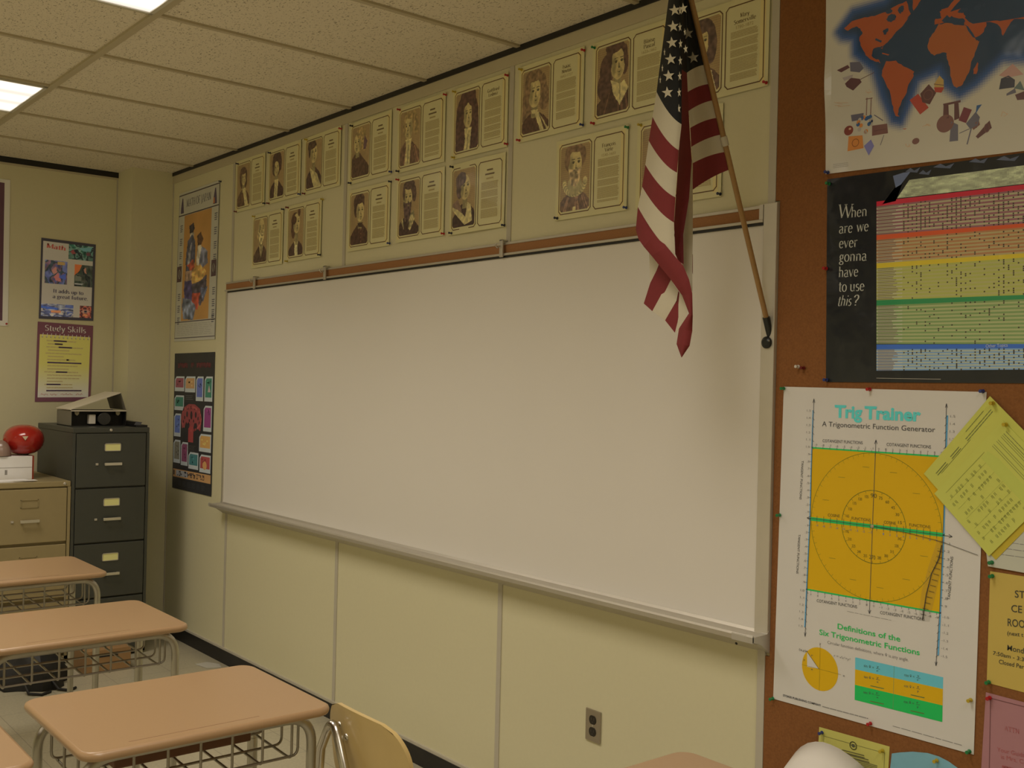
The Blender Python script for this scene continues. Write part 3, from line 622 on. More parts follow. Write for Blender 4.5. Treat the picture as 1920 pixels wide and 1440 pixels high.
PORT = [
 ((0.050, 2.763), dict(hair=(66, 46, 32), back=[(.48, .66, .24, .17), (.5, .56, .22, .14)], front=[(.47, .77, .19, .07), (.31, .66, .06, .12), (.67, .66, .05, .12)], face=(.5, .63, .14, .13), collar='gown', coat=(76, 52, 34), shoulder=.42),
  'sepia portrait sheet of a bushy-haired man, leftmost of the top row', None, None),
 ((0.444, 2.762), dict(hair=(58, 38, 28), back=[(.5, .72, .27, .20), (.46, .6, .22, .12)], front=[(.5, .82, .24, .08), (.3, .70, .07, .12), (.70, .70, .07, .14)], face=(.47, .62, .15, .13), collar='cravat', coat=(56, 36, 28), shoulder=.40),
  'sepia portrait sheet of a man with thick dark mop, second in top row', None, None),
 ((0.837, 2.761), dict(hair=(60, 42, 30), back=[(.40, .80, .22, .11)], front=[(.40, .83, .21, .075), (.27, .72, .05, .10)], face=(.49, .68, .17, .16), collar='lapel', coat=(58, 38, 30), shoulder=.44, dir=1),
  'sepia portrait sheet of a man in dark cap with wide pale lapels', None, None),
 ((0.270, 2.438), dict(hair=(120, 100, 62), face=(.56, .70, .19, .20), beard=(128, 106, 62), bl=.07, glasses=True, collar='vee', coat=(62, 42, 30), shoulder=.42, back=[(.38, .62, .08, .10)]),
  'sepia portrait sheet of a bald white-bearded man in a dark suit', None, None),
 ((0.668, 2.442), dict(hair=(64, 42, 28), back=[(.45, .72, .21, .13), (.36, .58, .12, .17)], front=[(.38, .72, .15, .075), (.66, .84, .07, .07), (.31, .60, .06, .15)], face=(.53, .66, .18, .17), collar='vee', coat=(60, 40, 30), shoulder=.36, extra=[([(.45, .3), (.6, .3), (.64, 0), (.46, 0)], (140, 120, 74))]),
  'sepia portrait sheet of a side-parted head in profile above the cork rail', None, None),
 ((1.275, 2.754), dict(hair=(126, 104, 62), back=[(.48, .70, .24, .19), (.68, .62, .12, .12)], front=[(.52, .78, .20, .09), (.62, .70, .12, .10)], face=(.36, .64, .16, .15), collar='none', coat=(66, 44, 30), shoulder=.48, sx=(.10, .95), dir=-1, extra=[([(.66, .74), (.8, .64), (.74, .52), (.62, .52)], (70, 46, 40))]),
  'sepia portrait sheet of a white-wigged profile facing left in a long dark coat', None, None),
 ((1.678, 2.750), dict(hair=(122, 100, 60), back=[(.52, .74, .27, .17), (.72, .64, .12, .12)], front=[(.50, .84, .20, .07), (.70, .70, .09, .11), (.28, .66, .06, .10)], face=(.44, .65, .16, .17), collar='cravat', coat=(80, 56, 38), shoulder=.46, folds=1, dir=-1),
  'sepia portrait sheet of a man in curled white wig and cravat', None, None),
 ((1.277, 2.444), dict(hair=(62, 42, 30), back=[(.48, .76, .24, .15), (.36, .66, .10, .12)], front=[(.50, .82, .22, .08), (.33, .72, .06, .12)], face=(.54, .62, .17, .16), collar='buttons', coat=(60, 38, 26), shoulder=.42),
  'sepia portrait sheet of a dark-haired youth in a high-buttoned dark coat', None, None),
 ((1.683, 2.448), dict(hair=(66, 48, 36), back=[(.48, .74, .24, .17)], front=[(.50, .84, .22, .07), (.70, .70, .08, .12), (.30, .72, .04, .1)], face=(.44, .64, .18, .19), beard=(56, 38, 28), bl=.17, collar='fur', coat=(50, 32, 24), shoulder=.38),
  'sepia portrait sheet of a man with a long dark beard and fur collar', None, None),
 ((2.083, 2.748), dict(hair=(64, 42, 32), back=[(.5, .60, .37, .30), (.5, .40, .44, .30), (.44, .84, .16, .08), (.66, .84, .13, .09)], front=[(.40, .80, .14, .10), (.66, .80, .13, .11), (.30, .6, .10, .2), (.74, .6, .09, .2)], face=(.53, .58, .15, .17), collar='cravat', coat=(62, 40, 32), shoulder=.38),
  'sepia portrait sheet of a man in a huge dark full-bottomed wig', ['Gottfried', 'Leibniz'], None),
 ((2.078, 2.442), dict(hair=(74, 58, 50), back=[(.42, .72, .20, .14), (.36, .62, .12, .12)], front=[(.40, .76, .18, .09), (.33, .64, .08, .11)], face=(.55, .64, .17, .17), collar='broad', coat=(50, 32, 24), shoulder=.42, dir=1, extra=[([(.04, .42), (.30, .5), (.44, .36), (.46, .3), (.3, .36)], (84, 60, 40))]),
  'shiny sepia portrait sheet of a profile in a dark gown with broad white collar', None, None),
 ((2.502, 2.747), dict(hair=(96, 74, 48), back=[(.46, .66, .29, .20), (.28, .48, .20, .16), (.74, .52, .14, .16), (.2, .36, .12, .1)], front=[(.44, .82, .24, .08), (.26, .68, .09, .16), (.72, .62, .09, .20)], face=(.47, .60, .18, .18), collar='bands', coat=(64, 42, 28), shoulder=.36, dir=1),
  'sepia portrait sheet of a long grey-haired man wearing two white neck bands', ['Isaac', 'Newton'], '1642-1727'),
 ((2.900, 2.742), dict(hair=(66, 46, 34), back=[(.58, .78, .24, .16), (.36, .62, .18, .18), (.30, .44, .18, .16), (.78, .66, .09, .14)], front=[(.52, .86, .20, .07), (.40, .72, .08, .15), (.80, .74, .05, .12)], face=(.62, .66, .17, .18), collar='bib', coat=(62, 42, 28), shoulder=.44, folds=1, dir=1),
  'sepia portrait sheet of a long-haired man in a dark cloak, partly behind the flag', ['Blaise', 'Pascal'], '1623-1662'),
 ((2.724, 2.433), dict(hair=(92, 70, 46), back=[(.48, .72, .26, .16)], front=[(.46, .86, .20, .05), (.30, .76, .07, .12), (.72, .76, .06, .1), (.58, .85, .12, .05)], face=(.50, .66, .18, .18), beard=(112, 88, 54), bl=.08, collar='ruff', coat=(84, 62, 46), shoulder=.36, folds=1),
  'sepia portrait sheet of a curly bearded man in a white ruff, left of the flag', ['François', 'Viète'], '1540-1603'),
 ((3.122, 2.430), dict(hair=(70, 50, 36), back=[(.5, .72, .25, .17)], front=[(.5, .82, .2, .08)], collar='cravat', coat=(64, 42, 30)),
  'sepia portrait sheet almost hidden behind the hanging flag', None, None),
 ((3.286, 2.728), dict(hair=(70, 52, 40), back=[(.52, .72, .26, .16), (.70, .60, .12, .2)], front=[(.5, .82, .22, .08), (.72, .66, .08, .16)], face=(.5, .64, .16, .16), collar='gown', coat=(78, 54, 40), shoulder=.40, extra=[([(.5, .38), (.72, .34), (.86, .06), (.6, .02)], (138, 116, 72))]),
  'sepia portrait sheet of a curly-haired woman behind the flag pole', ['Mary', 'Somerville'], '1780-1872'),
]
for k, (pos, p, lab, nm, dt) in enumerate(PORT):
    sepia_sheet(pos[0], pos[1], p, 40+k*7, lab, nm, dt, tilt=(random.uniform(-.003, .003), random.uniform(-.002, .002)), glare=2.2 if k == 10 else 0.5)
SHORT = ['the bushy-haired portrait', 'the dark-mop portrait', 'the dark-cap portrait', 'the bald bearded portrait', 'the side-parted profile portrait', 'the left-facing wig portrait', 'the curled-wig portrait', 'the buttoned-coat portrait', 'the long-bearded portrait', 'the full-bottomed wig portrait', 'the white-collar gown portrait', 'the neck-bands portrait', 'the dark-cloak portrait', 'the ruff portrait', 'the portrait hidden behind the flag', 'the portrait right of the flag pole']
PINS = [  # colour, px, py, sheet, corner
 ('navy', 445, 307, 0, 'upper left'), ('maroon', 441.4, 396.7, 0, 'lower left'), ('navy', 495.3, 381.2, 0, 'lower right'),
 ('maroon', 502.5, 381.2, 1, 'lower left'), ('navy', 505.2, 286.5, 1, 'upper left'), ('blue', 561.2, 363.9, 1, 'lower right'),
 ('maroon', 569.6, 363, 2, 'lower left'), ('red', 638.4, 241, 2, 'upper right'), ('yellow', 573.7, 261.7, 2, 'upper left'),
 ('navy', 530.3, 392.3, 3, 'upper right'), ('yellow', 475.6, 405.8, 3, 'upper left'), ('maroon', 538.6, 389, 4, 'upper left'), ('yellow', 604.3, 373.5, 4, 'upper right'),
 ('navy', 598.5, 477.7, 4, 'lower right'), ('yellow', 537, 489.7, 4, 'lower left'), ('black', 659.1, 235.9, 5, 'upper left'), ('navy', 655.8, 343.2, 5, 'lower left'),
 ('blue', 732.4, 322, 5, 'lower right'), ('red', 748, 205.5, 6, 'upper left'), ('red', 834.7, 177.4, 6, 'upper right'), ('navy', 745.6, 321, 6, 'lower left'),
 ('navy', 731.7, 340.5, 7, 'upper right'), ('blue', 729.1, 456.1, 7, 'lower right'), ('red', 745.3, 336.8, 8, 'upper left'), ('red', 830.6, 438, 8, 'lower right'),
 ('red', 950.1, 141, 9, 'upper right'), ('red', 949.2, 269.7, 9, 'lower right'), ('yellow', 851.8, 172, 9, 'upper left'), ('yellow', 849.5, 295.3, 9, 'lower left'),
 ('black', 847.1, 312.8, 10, 'upper left'), ('navy', 844.8, 437, 10, 'lower left'), ('navy', 943.9, 422.2, 10, 'lower right'),
 ('yellow', 976, 130.3, 11, 'upper left'), ('red', 1093.7, 93.9, 11, 'upper right'), ('red', 971.9, 262.9, 11, 'lower left'), ('blue', 1091, 233.8, 11, 'lower right'),
 ('green', 1113, 89, 12, 'upper left'), ('red', 1111.2, 231, 12, 'lower left'), ('green', 1175.4, 238.4, 13, 'upper right'), ('navy', 1042.8, 408.9, 13, 'lower left'),
 ('blue', 1172.4, 389.1, 13, 'lower right'), ('yellow', 1199.8, 234.2, 14, 'upper left'), ('navy', 1348.5, 363.4, 14, 'lower right'), ('red', 1434.7, 154.4, 15, 'lower right')]
CN = dict(navy='dark blue', maroon='dark red')
for c, x, y, k, cor in PINS:
    a = fw(x, y, -0.013); push_pin(c, a[0], a[1], '%s push pin at the %s corner of %s' % (CN.get(c, c), cor, SHORT[k]))

# ------------------------------------------------------------------ left end of the front wall: two tall posters
M_MATTE = print_mat('matt_printed_poster', 0.55, 0.4, bump=0.15)
M_GLOSS = print_mat('glossy_printed_poster', 0.28, 0.42, coat=0.35, bump=0.8)
def quad(pts, f): return [f(*p) for p in pts]
# --- tall white poster with a brown picture
CJ = [(-0.775, 2.706), (-0.186, 2.712), (-0.206, 1.803), (-0.806, 1.800)]
cW = alb((124, 112, 84), 'JP'); S = Sheet(CJ, cW, n=14)
K = alb((50, 40, 34), 'JP'); OR = alb((146, 98, 40), 'JP')
S.box(0, .978, 1, .985, K, 3); S.box(0, .842, 1, .849, K, 3); S.box(0, .125, 1, .131, K, 3); S.box(0, .018, 1, .023, K, 3)
S.box(.004, .02, .010, .98, K, 2); S.box(.990, .02, .996, .98, K, 2)
h, w_ = 150, 60; yy, xx = np.mgrid[0:h, 0:w_]; U = (xx+.5)/w_; V = 1-(yy+.5)/h; im = np.ones((h, w_, 3))*np.array([142, 98, 44.]); im *= (1+.1*(noise2(h, w_, 8, 3)-.5))[..., None]
wv = .05*(noise2(h, w_, 14, 5)-.5)
def blob(P, c, k=.5, s=11):
    m = inpoly(U+wv, V+wv, P); im[m] = (np.array(c, float)*(1+k*(noise2(h, w_, 30, s)-.5))[..., None])[m]
blob([(.20, .90), (.36, .92), (.40, .85), (.30, .80), (.22, .83)], (44, 36, 34)); blob([(.24, .82), (.38, .82), (.36, .70), (.2, .62)], (128, 112, 84)); blob([(.1, .55), (.16, .76), (.30, .80), (.42, .74), (.46, .56), (.4, .45), (.12, .44)], (62, 58, 58)); blob([(.22, .66), (.30, .72), (.26, .52), (.18, .50)], (120, 108, 92))
blob([(.52, .80), (.66, .82), (.74, .74), (.62, .66), (.52, .68)], (84, 56, 34)); blob([(.52, .68), (.68, .70), (.74, .60), (.62, .50), (.52, .52)], (150, 132, 98)); blob([(.70, .68), (.90, .62), (.92, .50), (.64, .46), (.6, .54)], (92, 86, 82)); blob([(.14, .52), (.40, .56), (.46, .5), (.3, .46)], (134, 60, 38))
blob([(.1, .46), (.40, .48), (.44, .36), (.1, .38)], (130, 100, 70)); blob([(.36, .46), (.66, .52), (.86, .42), (.58, .30), (.36, .36)], (150, 112, 52)); blob([(.08, .38), (.36, .38), (.40, .16), (.10, .10)], (70, 58, 76)); blob([(.36, .34), (.90, .40), (.92, .26), (.72, .14), (.40, .22)], (64, 54, 50)); blob([(.40, .26), (.70, .26), (.62, .10), (.36, .06)], (138, 58, 36)); blob([(.02, .20), (.34, .20), (.52, .10), (.46, .0), (.06, .0)], (92, 90, 86), .9); blob([(.70, .30), (.95, .30), (.80, .16)], (80, 78, 80), .9)
im *= .88*(1+.55*(noise2(h, w_, 40, 21)-.5)*(np.abs(im-np.array([142, 98, 44.])).sum(2) > 40))[..., None]
S.raster(.155, .135, .83, .84, lin(np.clip(im, 0, 255))/lin(REFS['JP'])*.8, 1)
S.text(serif('MATH OF JAPAN', 1.1), S.st(.20, .895), S.st(.80, .895), .045, alb((64, 56, 50), 'JP'))
for (u0, u1, t) in ((.05, .13, 0), (.86, .95, 1)):
    P = [S.st(u0, .86), S.st(u1, .86), S.st(u1-.01, .90), S.st((u0+u1)/2+.01, .96), S.st((u0+u1)/2-.01, .96), S.st(u0+.005, .90)]; S.poly(P, alb((56, 44, 46), 'JP'), 3)
S.poly([S.st(.86, .865), S.st(.90, .865), S.st(.89, .90), S.st(.865, .905)], alb((120, 70, 36), 'JP'), 4)
for side in (0.055, 0.905):
    for v0 in (.78, .69, .60, .52, .32, .24, .16) if side < .5 else (.80, .71, .62, .54, .33, .255, .19, .155):
        for q in range(4): S.box(side, v0-.045+q*.013, side+.055+.01*(q % 2), v0-.039+q*.013, alb((60, 54, 48), 'JP'), 3)
    S.box(side-.04, .40, side+.075, .505, alb((58, 40, 34), 'JP'), 4); c = S.st(side+.018, .452); S.ring(c, .016, .026, .006, cW, 5, 16); S.line([(c[0]-.01, c[1]-.018), (c[0]+.01, c[1]+.018)], .004, cW, 5)
S.lines(S.st(.06, .11), S.st(.94, .11), S.st(.06, .04), 7, .0025, alb((104, 94, 72), 'JP'), 3, .1)
o = S.build('wall_poster', on_front, M_MATTE); tag(o, 'tall white poster with an orange picture of robed figures, headed MATH OF JAPAN', 'poster')
a = fw(413, 340, -.013); push_pin('navy', a[0], a[1], 'dark blue push pin at the upper right corner of the tall white poster')
# --- tall black poster with a red tree
CT = [(-0.793, 1.726), (-0.201, 1.730), (-0.206, 0.903), (-0.785, 0.903)]
S = Sheet(CT, alb((30, 27, 22), 'JP'), n=14); q = lambda *c: alb(tuple(np.mean(c)*.25+np.array(c)*.70), 'JP')
for (u0, u1) in ((.10, .36), (.44, .50), (.58, .92)): 
    uu = u0
    while uu < u1-.02:
        ww = random.uniform(.026, .045); S.line([S.st(uu, .895), S.st(uu, .925), S.st(uu+ww*.6, .925), S.st(uu+ww*.6, .908)] if random.random() < .5 else [S.st(uu, .925), S.st(uu, .895), S.st(uu+ww*.6, .897), S.st(uu+ww*.6, .922)], .0055, q(98, 28, 22), 3); uu += ww
CARDS = [(.02, .27, .72, .83, (120, 48, 44)), (.29, .55, .715, .83, (152, 100, 40)), (.57, .75, .655, .83, (66, 70, 108)), (.78, .97, .655, .83, (40, 92, 56)), (.02, .27, .58, .69, (38, 92, 58)), (.77, .97, .445, .625, (112, 30, 64)), (.02, .20, .385, .555, (64, 76, 110)), (.68, .97, .30, .425, (162, 106, 30)), (.02, .20, .19, .36, (96, 84, 52)), (.22, .40, .18, .35, (108, 38, 52)), (.42, .67, .165, .285, (44, 88, 70)), (.70, .97, .155, .28, (140, 44, 30))]
for i, (u0, u1, v0, v1, c) in enumerate(CARDS):
    ch = .035; P = [(u0, v0), (u1, v0), (u1, v1), (u0+ch*1.2, v1), (u0, v1-ch*.7)]; S.poly([S.st(*p_) for p_ in P], q(138, 130, 108), 2)
    ft = .028; P = [(u0+.02, v0+ft), (u1-.02, v0+ft), (u1-.02, v1-.013), (u0+.045, v1-.013), (u0+.02, v1-.03)]; S.poly([S.st(*p_) for p_ in P], q(*c), 3)
    for t in range(5):
        uu = random.uniform(u0+.05, u1-.06); vv = random.uniform(v0+ft+.01, v1-.035); cc = np.clip(np.array(c)*random.choice((.75, 1.2)), 0, 255); S.box(uu, vv, uu+.03, vv+.012, q(*cc), 4)
S.poly([S.st(.86, .72), S.st(.93, .72), S.st(.89, .77)], q(140, 110, 84), 5)
c = S.st(.83, .205); S.ell(c, .03, .024, q(164, 106, 34), 5, 16)
tr = q(138, 38, 26); S.box(.40, .355, .53, .47, tr, 3)
P = []
for kk in range(40):
    a_ = 2*PI*kk/40; rr = 1+.08*math.sin(kk*2.6); P.append(S.st(.465+.26*rr*math.cos(a_), .52+.095*rr*math.sin(a_)))
P2 = [S.st(.23, .45), S.st(.20, .53), S.st(.26, .60), S.st(.40, .63), S.st(.55, .63), S.st(.68, .60), S.st(.73, .53), S.st(.70, .44), S.st(.63, .46), S.st(.60, .50), S.st(.53, .47), S.st(.40, .47), S.st(.34, .50), S.st(.30, .46)]
S.poly(P2, q(122, 38, 28), 2)
for (uu, vv, ru, rv) in ((.36, .555, .022, .022), (.47, .55, .028, .030), (.58, .555, .022, .022), (.30, .53, .014, .014), (.64, .53, .014, .014), (.38, .60, .016, .011), (.46, .605, .016, .011), (.55, .60, .016, .011), (.42, .51, .012, .012), (.53, .51, .012, .012), (.27, .50, .01, .012), (.67, .50, .01, .012), (.40, .475, .03, .022), (.57, .475, .03, .022)):
    c = S.st(uu, vv); S.ell(c, ru*.6, rv*.83, q(40, 26, 22), 4, 12)
for t in range(30):
    a_ = random.uniform(0, PI*2); c = S.st(.465+.25*math.cos(a_), .525+.085*math.sin(a_)); S.ell(c, .006, .008, q(150, 54, 36), 5, 8)
S.lines(S.st(.38, .33), S.st(.60, .33), S.st(.38, .29), 5, .002, q(70, 58, 40), 3); S.lines(S.st(.31, .69), S.st(.50, .69), S.st(.31, .665), 3, .002, q(90, 80, 60), 3)
S.box(.02, .085, .98, .145, q(152, 98, 36), 2); S.box(.03, .10, .06, .135, q(30, 28, 24), 3); S.box(.10, .095, .40, .138, q(134, 122, 96), 3)
for t in range(34):
    uu = random.uniform(.12, .86); vv = random.uniform(.095, .128); S.box(uu, vv, uu+.02, vv+.010, q(46, 40, 34), 4)
for t in range(5):
    c = S.st(.20+.15*t, .117); S.line([(c[0]-.012, c[1]-.012), (c[0]+.012, c[1]-.012), (c[0]+.012, c[1]+.012), (c[0]-.012, c[1]+.012)], .004, q(40, 34, 30), 5, True)
for t in range(6): S.lines(S.st(.16+.12*t, .06), S.st(.25+.12*t, .06), S.st(.16+.12*t, .03), 4, .002, q(52, 48, 38), 3)
o = S.build('wall_poster', on_front, M_MATTE); tag(o, 'tall black poster with a red tree ringed by coloured cards', 'poster')

# ------------------------------------------------------------------ left wall posters
def on_left_rect(S, name, m): return S.build(name, on_left, m)
# framed career poster (dark frame, photos)
CM = [(-0.702, 2.397), (-0.384, 2.388), (-0.388, 1.916), (-0.706, 1.912)]
S = Sheet(CM, alb((40, 34, 30), 'LW'), n=10); q = lambda *c: alb(c, 'LW')
S.box(.035, .035, .955, .965, q(120, 106, 80), 1)
S.text(serif('Math', 2.0), S.st(.10, .885), S.st(.44, .873), .026, q(150, 58, 40), 4)
S.text(serif('It adds up to', 1.8), S.st(.245, .335), S.st(.80, .330), .0215, q(58, 50, 46), 4)
S.text(serif('a great future.', 1.8), S.st(.235, .265), S.st(.885, .262), .0215, q(58, 50, 46), 4)
def photo(u0, v0, u1, v1, cols, seed, extra=()):
    h, w_ = 36, 36; n1 = noise2(h, w_, 5, seed); n2 = noise2(h, w_, 9, seed+1); im = np.zeros((h, w_, 3)); cols = np.array(cols, float)
    idx = np.clip((n1*1.15*len(cols)).astype(int), 0, len(cols)-1); im = cols[idx]*(0.7+.6*n2[..., None])
    yy, xx = np.mgrid[0:h, 0:w_]; U = (xx+.5)/w_; V = 1-(yy+.5)/h
    for (P, c) in extra: im[inpoly(U, V, P)] = c
    S.raster(u0, v0, u1, v1, lin(np.clip(im, 4, 255))/lin(REFS['LW'])*.8, 2)
photo(.50, .775, .955, .965, [(26, 44, 30), (34, 60, 40), (70, 84, 62), (30, 36, 28), (56, 70, 50)], 3, [([(.08, .5), (.18, .66), (.30, .4), (.14, .34)], (96, 44, 34)), ([(.70, .5), (.84, .6), (.90, .36), (.74, .34)], (70, 40, 36)), ([(.4, .8), (.95, .95), (.9, .65), (.6, .6)], (70, 96, 78))])
photo(.08, .445, .485, .735, [(60, 56, 70), (84, 60, 58), (44, 48, 44), (70, 70, 84)], 9, [([(.55, .82), (.9, .82), (.9, .98), (.55, .98)], (120, 92, 44)), ([(.3, .55), (.5, .75), (.55, .5), (.4, .4)], (130, 84, 64)), ([(.4, .3), (.6, .5), (.75, .1), (.5, .15)], (132, 76, 62)), ([(.6, .3), (.95, .5), (.95, .2)], (56, 64, 100))])
photo(.62, .435, .955, .715, [(34, 36, 26), (28, 30, 24), (50, 48, 34), (40, 44, 30)], 14, [([(0, .5), (0, 1), (.4, 1), (.25, .7)], (140, 70, 30)), ([(.5, .8), (.62, .9), (.66, .6), (.56, .65)], (120, 80, 54)), ([(.02, .25), (.4, .25), (.4, .45), (.05, .5)], (74, 70, 50)), ([(.02, .08), (.5, .1), (.5, .14), (.02, .13)], (120, 112, 90))])
photo(.035, .035, .62, .19, [(62, 66, 84), (100, 94, 84), (58, 58, 66), (122, 108, 84)], 20, [([(.3, .3), (.6, .3), (.6, .5), (.3, .5)], (150, 92, 50)), ([(0, .8), (.5, .7), (.5, .55), (0, .65)], (50, 66, 104))])
photo(.74, .035, .955, .19, [(70, 34, 26), (120, 62, 40), (60, 30, 26)], 25, [([(.1, .5), (.35, .68), (.65, .7), (.9, .55), (.6, .36), (.3, .36)], (120, 84, 60)), ([(.38, .45), (.38, .62), (.60, .62), (.60, .45)], (34, 34, 34)), ([(.25, .18), (.7, .18), (.6, .3), (.35, .3)], (160, 96, 50))])
o = on_left_rect(S, 'wall_poster', M_MATTE); tag(o, 'dark-edged poster of photos on the left wall reading Math', 'poster')
# study skills poster
CS = [(-0.711, 1.894), (-0.388, 1.886), (-0.394, 1.420), (-0.717, 1.414)]
S = Sheet(CS, q(68, 36, 32), n=10); yl = np.array((126, 110, 44.)); wh = np.array((130, 116, 84.))
h = 40; arr = np.zeros((h, 2, 3))
for i in range(h):
    t = np.clip((i/h-.45)/.5, 0, 1); arr[i, :] = lin(yl*(1-t)+wh*t)/lin(REFS['LW'])*.8
S.raster(.045, .055, .955, .845, arr, 1)
S.text(serif('Study Skills', 1.3), S.st(.13, .895), S.st(.87, .895), .034, q(140, 122, 96), 3)
for i in range(12):
    u = .09+.075*i; S.ell(S.st(u, .815), .0042, .0042, q(84, 70, 40), 3, 10); S.line([S.st(u+.004, .815), S.st(u+.012, .862)], .0035, q(120, 106, 78), 4)
y = .775
for i, (u0, u1, bold) in enumerate([(.17, .70, (.30, .52)), (.19, .45, (.32, .45)), (.17, .83, (.39, .62)), (.20, .58, 0), (.16, .80, 0), (.20, .48, 0), (.19, .69, (.54, .57)), (.20, .80, (.20, .80)), (.20, .74, 0), (.20, .58, 0), (.15, .76, (.36, .55)), (.20, .82, 0), (.20, .78, 0), (.20, .48, 0), (.16, .66, (.20, .44)), (.20, .67, 0), (.20, .82, (.20, .82))]):
    S.lines(S.st(u0, y), S.st(u1, y), S.st(u0, y-.008), 2, .0028, q(112, 92, 46), 3, .02)
    if bold: S.lines(S.st(bold[0], y), S.st(bold[1], y), S.st(bold[0], y-.006), 2, .0055, q(62, 44, 44), 4, .0)
    y -= .0395
P = [S.st(.10+.0125*i, .092+.007*math.sin(i*2.3)+.006*math.sin(i*1.1)) for i in range(62)]
for i0 in (0, 13, 28, 36, 50):
    S.line(P[i0:i0+11], .0022, q(110, 62, 44), 4)
o = on_left_rect(S, 'wall_poster', M_MATTE); tag(o, 'maroon-bordered yellow notepad poster headed Study Skills on the left wall', 'poster')
# poster at the very left edge
S = Sheet([(-1.52, 2.73), (-0.882, 2.716), (-0.876, 1.858), (-1.515, 1.865)], q(122, 108, 76), n=10)
S.box(.04, .035, .952, .975, q(52, 30, 26), 1); S.box(.10, .16, .88, .80, q(60, 52, 34), 2); S.ell(S.st(.5, .55), .16, .2, q(90, 76, 48), 3); S.box(.15, .06, .83, .12, q(120, 106, 76), 2)
o = on_left_rect(S, 'wall_poster', M_MATTE); tag(o, 'white-bordered maroon poster on the left wall, cut off by the left edge', 'poster')
push_pin('red', -0.886, 1.871, 'red push pin at the lower right corner of the white-bordered maroon poster', 'left')

# ------------------------------------------------------------------ cork board: world map
def P_(*pts): return [fc(x, y) for x, y in pts]
def C4(tl, tr, br, bl): return [tl, tr, br, bl]
WM = C4((3.812, 2.800), (4.735, 2.784), (4.742, 2.142), (3.8265, 2.178))
qU = lambda *c: alb(c, 'UR')
def map_bulge(a, z):
    return 0.012*math.exp(-((z-2.42)/0.075)**2)*math.exp(-max(0, a-3.815)/0.012)+0.0015*(1+math.sin(a*9)*math.sin(z*11))
S = Sheet(WM, qU(140, 124, 90), n=46, bulge=map_bulge)
# ocean halo as a soft printed tint
NA = [(1583, 54), (1598, 40), (1622, 33), (1640, 31), (1662, 22), (1680, 12), (1700, 2), (1708, 26), (1696, 44), (1704, 34), (1692, 50), (1680, 60), (1676, 66), (1664, 80), (1656, 86), (1654, 92), (1646, 88), (1638, 92), (1634, 104), (1640, 110), (1648, 112), (1652, 118), (1645, 116), (1634, 112), (1624, 104), (1616, 90), (1612, 76), (1612, 70), (1618, 62), (1614, 54), (1606, 50), (1596, 54), (1590, 58)]
SA = [(1662, 115), (1680, 114), (1694, 124), (1714, 134), (1712, 146), (1704, 158), (1700, 174), (1692, 188), (1686, 202), (1684, 214), (1687, 219), (1680, 218), (1676, 206), (1672, 190), (1668, 170), (1662, 160), (1653, 142), (1656, 128)]
AFR = [(1760, 46), (1778, 43), (1806, 48), (1815, 50), (1826, 62), (1832, 76), (1837, 78), (1829, 100), (1822, 116), (1820, 130), (1810, 150), (1804, 160), (1794, 165), (1788, 160), (1782, 142), (1782, 126), (1776, 110), (1776, 100), (1768, 98), (1752, 104), (1744, 98), (1739, 86), (1743, 72), (1752, 60)]
MAD = [(1834, 117), (1836, 120), (1832, 138), (1826, 140), (1826, 130)]
EUR = [(1753, 46), (1754, 36), (1766, 34), (1762, 22), (1778, 14), (1796, -8), (1850, -60), (1960, -90), (2060, -110), (2190, -110), (2200, -40), (2120, -10), (2080, 40), (2040, 60), (2020, 90), (2010, 64), (1985, 52), (1960, 30), (1938, 46), (1920, 36), (1903, 36), (1894, 46), (1882, 68), (1876, 52), (1868, 44), (1850, 42), (1850, 50), (1842, 64), (1826, 72), (1812, 48), (1798, 40), (1784, 30), (1776, 40), (1766, 44)]
GRL = [(1712, -40), (1750, -50), (1742, -20), (1724, 6), (1713, 20), (1712, 6)]
AUS = [(2040, 130), (2070, 112), (2110, 112), (2140, 140), (2130, 180), (2100, 190), (2060, 176), (2036, 170)]
ISL = [[(1928, 66), (1940, 80), (1950, 92), (1944, 92), (1930, 78)], [(1655, 99), (1668, 102), (1666, 104), (1654, 101)], [(1693, 241), (1701, 241), (1697, 243)], [(1766, 18), (1774, 16), (1776, 28), (1768, 28)]]
sea = []
for P in (NA, SA, AFR, MAD, EUR, GRL, AUS): sea += [fc(*p) for p in P]
bw, bh = 150, 110; arr = np.zeros((bh, bw, 3)); base = np.array(qU(140, 124, 90)); deep = np.array(qU(23, 39, 46)); mid = np.array(qU(36, 56, 76))
pts2 = [P_(*P) for P in (NA, SA, AFR, MAD, EUR, GRL, AUS)]
OC = [P_((1572, 60), (1600, 22), (1660, 4), (1720, -60), (1960, -130), (2200, -120), (2180, 190), (2080, 205), (2010, 130), (1940, 110), (1880, 110), (1830, 158), (1800, 178), (1775, 160), (1760, 130), (1720, 150), (1700, 205), (1690, 230), (1675, 226), (1655, 180), (1640, 130), (1604, 100), (1602, 72), (1580, 70))]
yy, xx = np.mgrid[0:bh, 0:bw]; U = (xx+.5)/bw; V = 1-(yy+.5)/bh
tl, tr, br, bl = [np.array(c) for c in WM]
A_ = (1-V)*((1-U)*bl[0]+U*br[0])+V*((1-U)*tl[0]+U*tr[0]); Z_ = (1-V)*((1-U)*bl[1]+U*br[1])+V*((1-U)*tl[1]+U*tr[1])
ins = inpoly(A_, Z_, OC[0])
edge = np.array(OC[0]); D = np.full(A_.shape, 9.0)
for i in range(len(edge)):
    p, e = edge[i], edge[(i+1) % len(edge)]; d = e-p; t = np.clip(((A_-p[0])*d[0]+(Z_-p[1])*d[1])/(d@d), 0, 1); D = np.minimum(D, np.hypot(A_-p[0]-t*d[0], Z_-p[1]-t*d[1]))
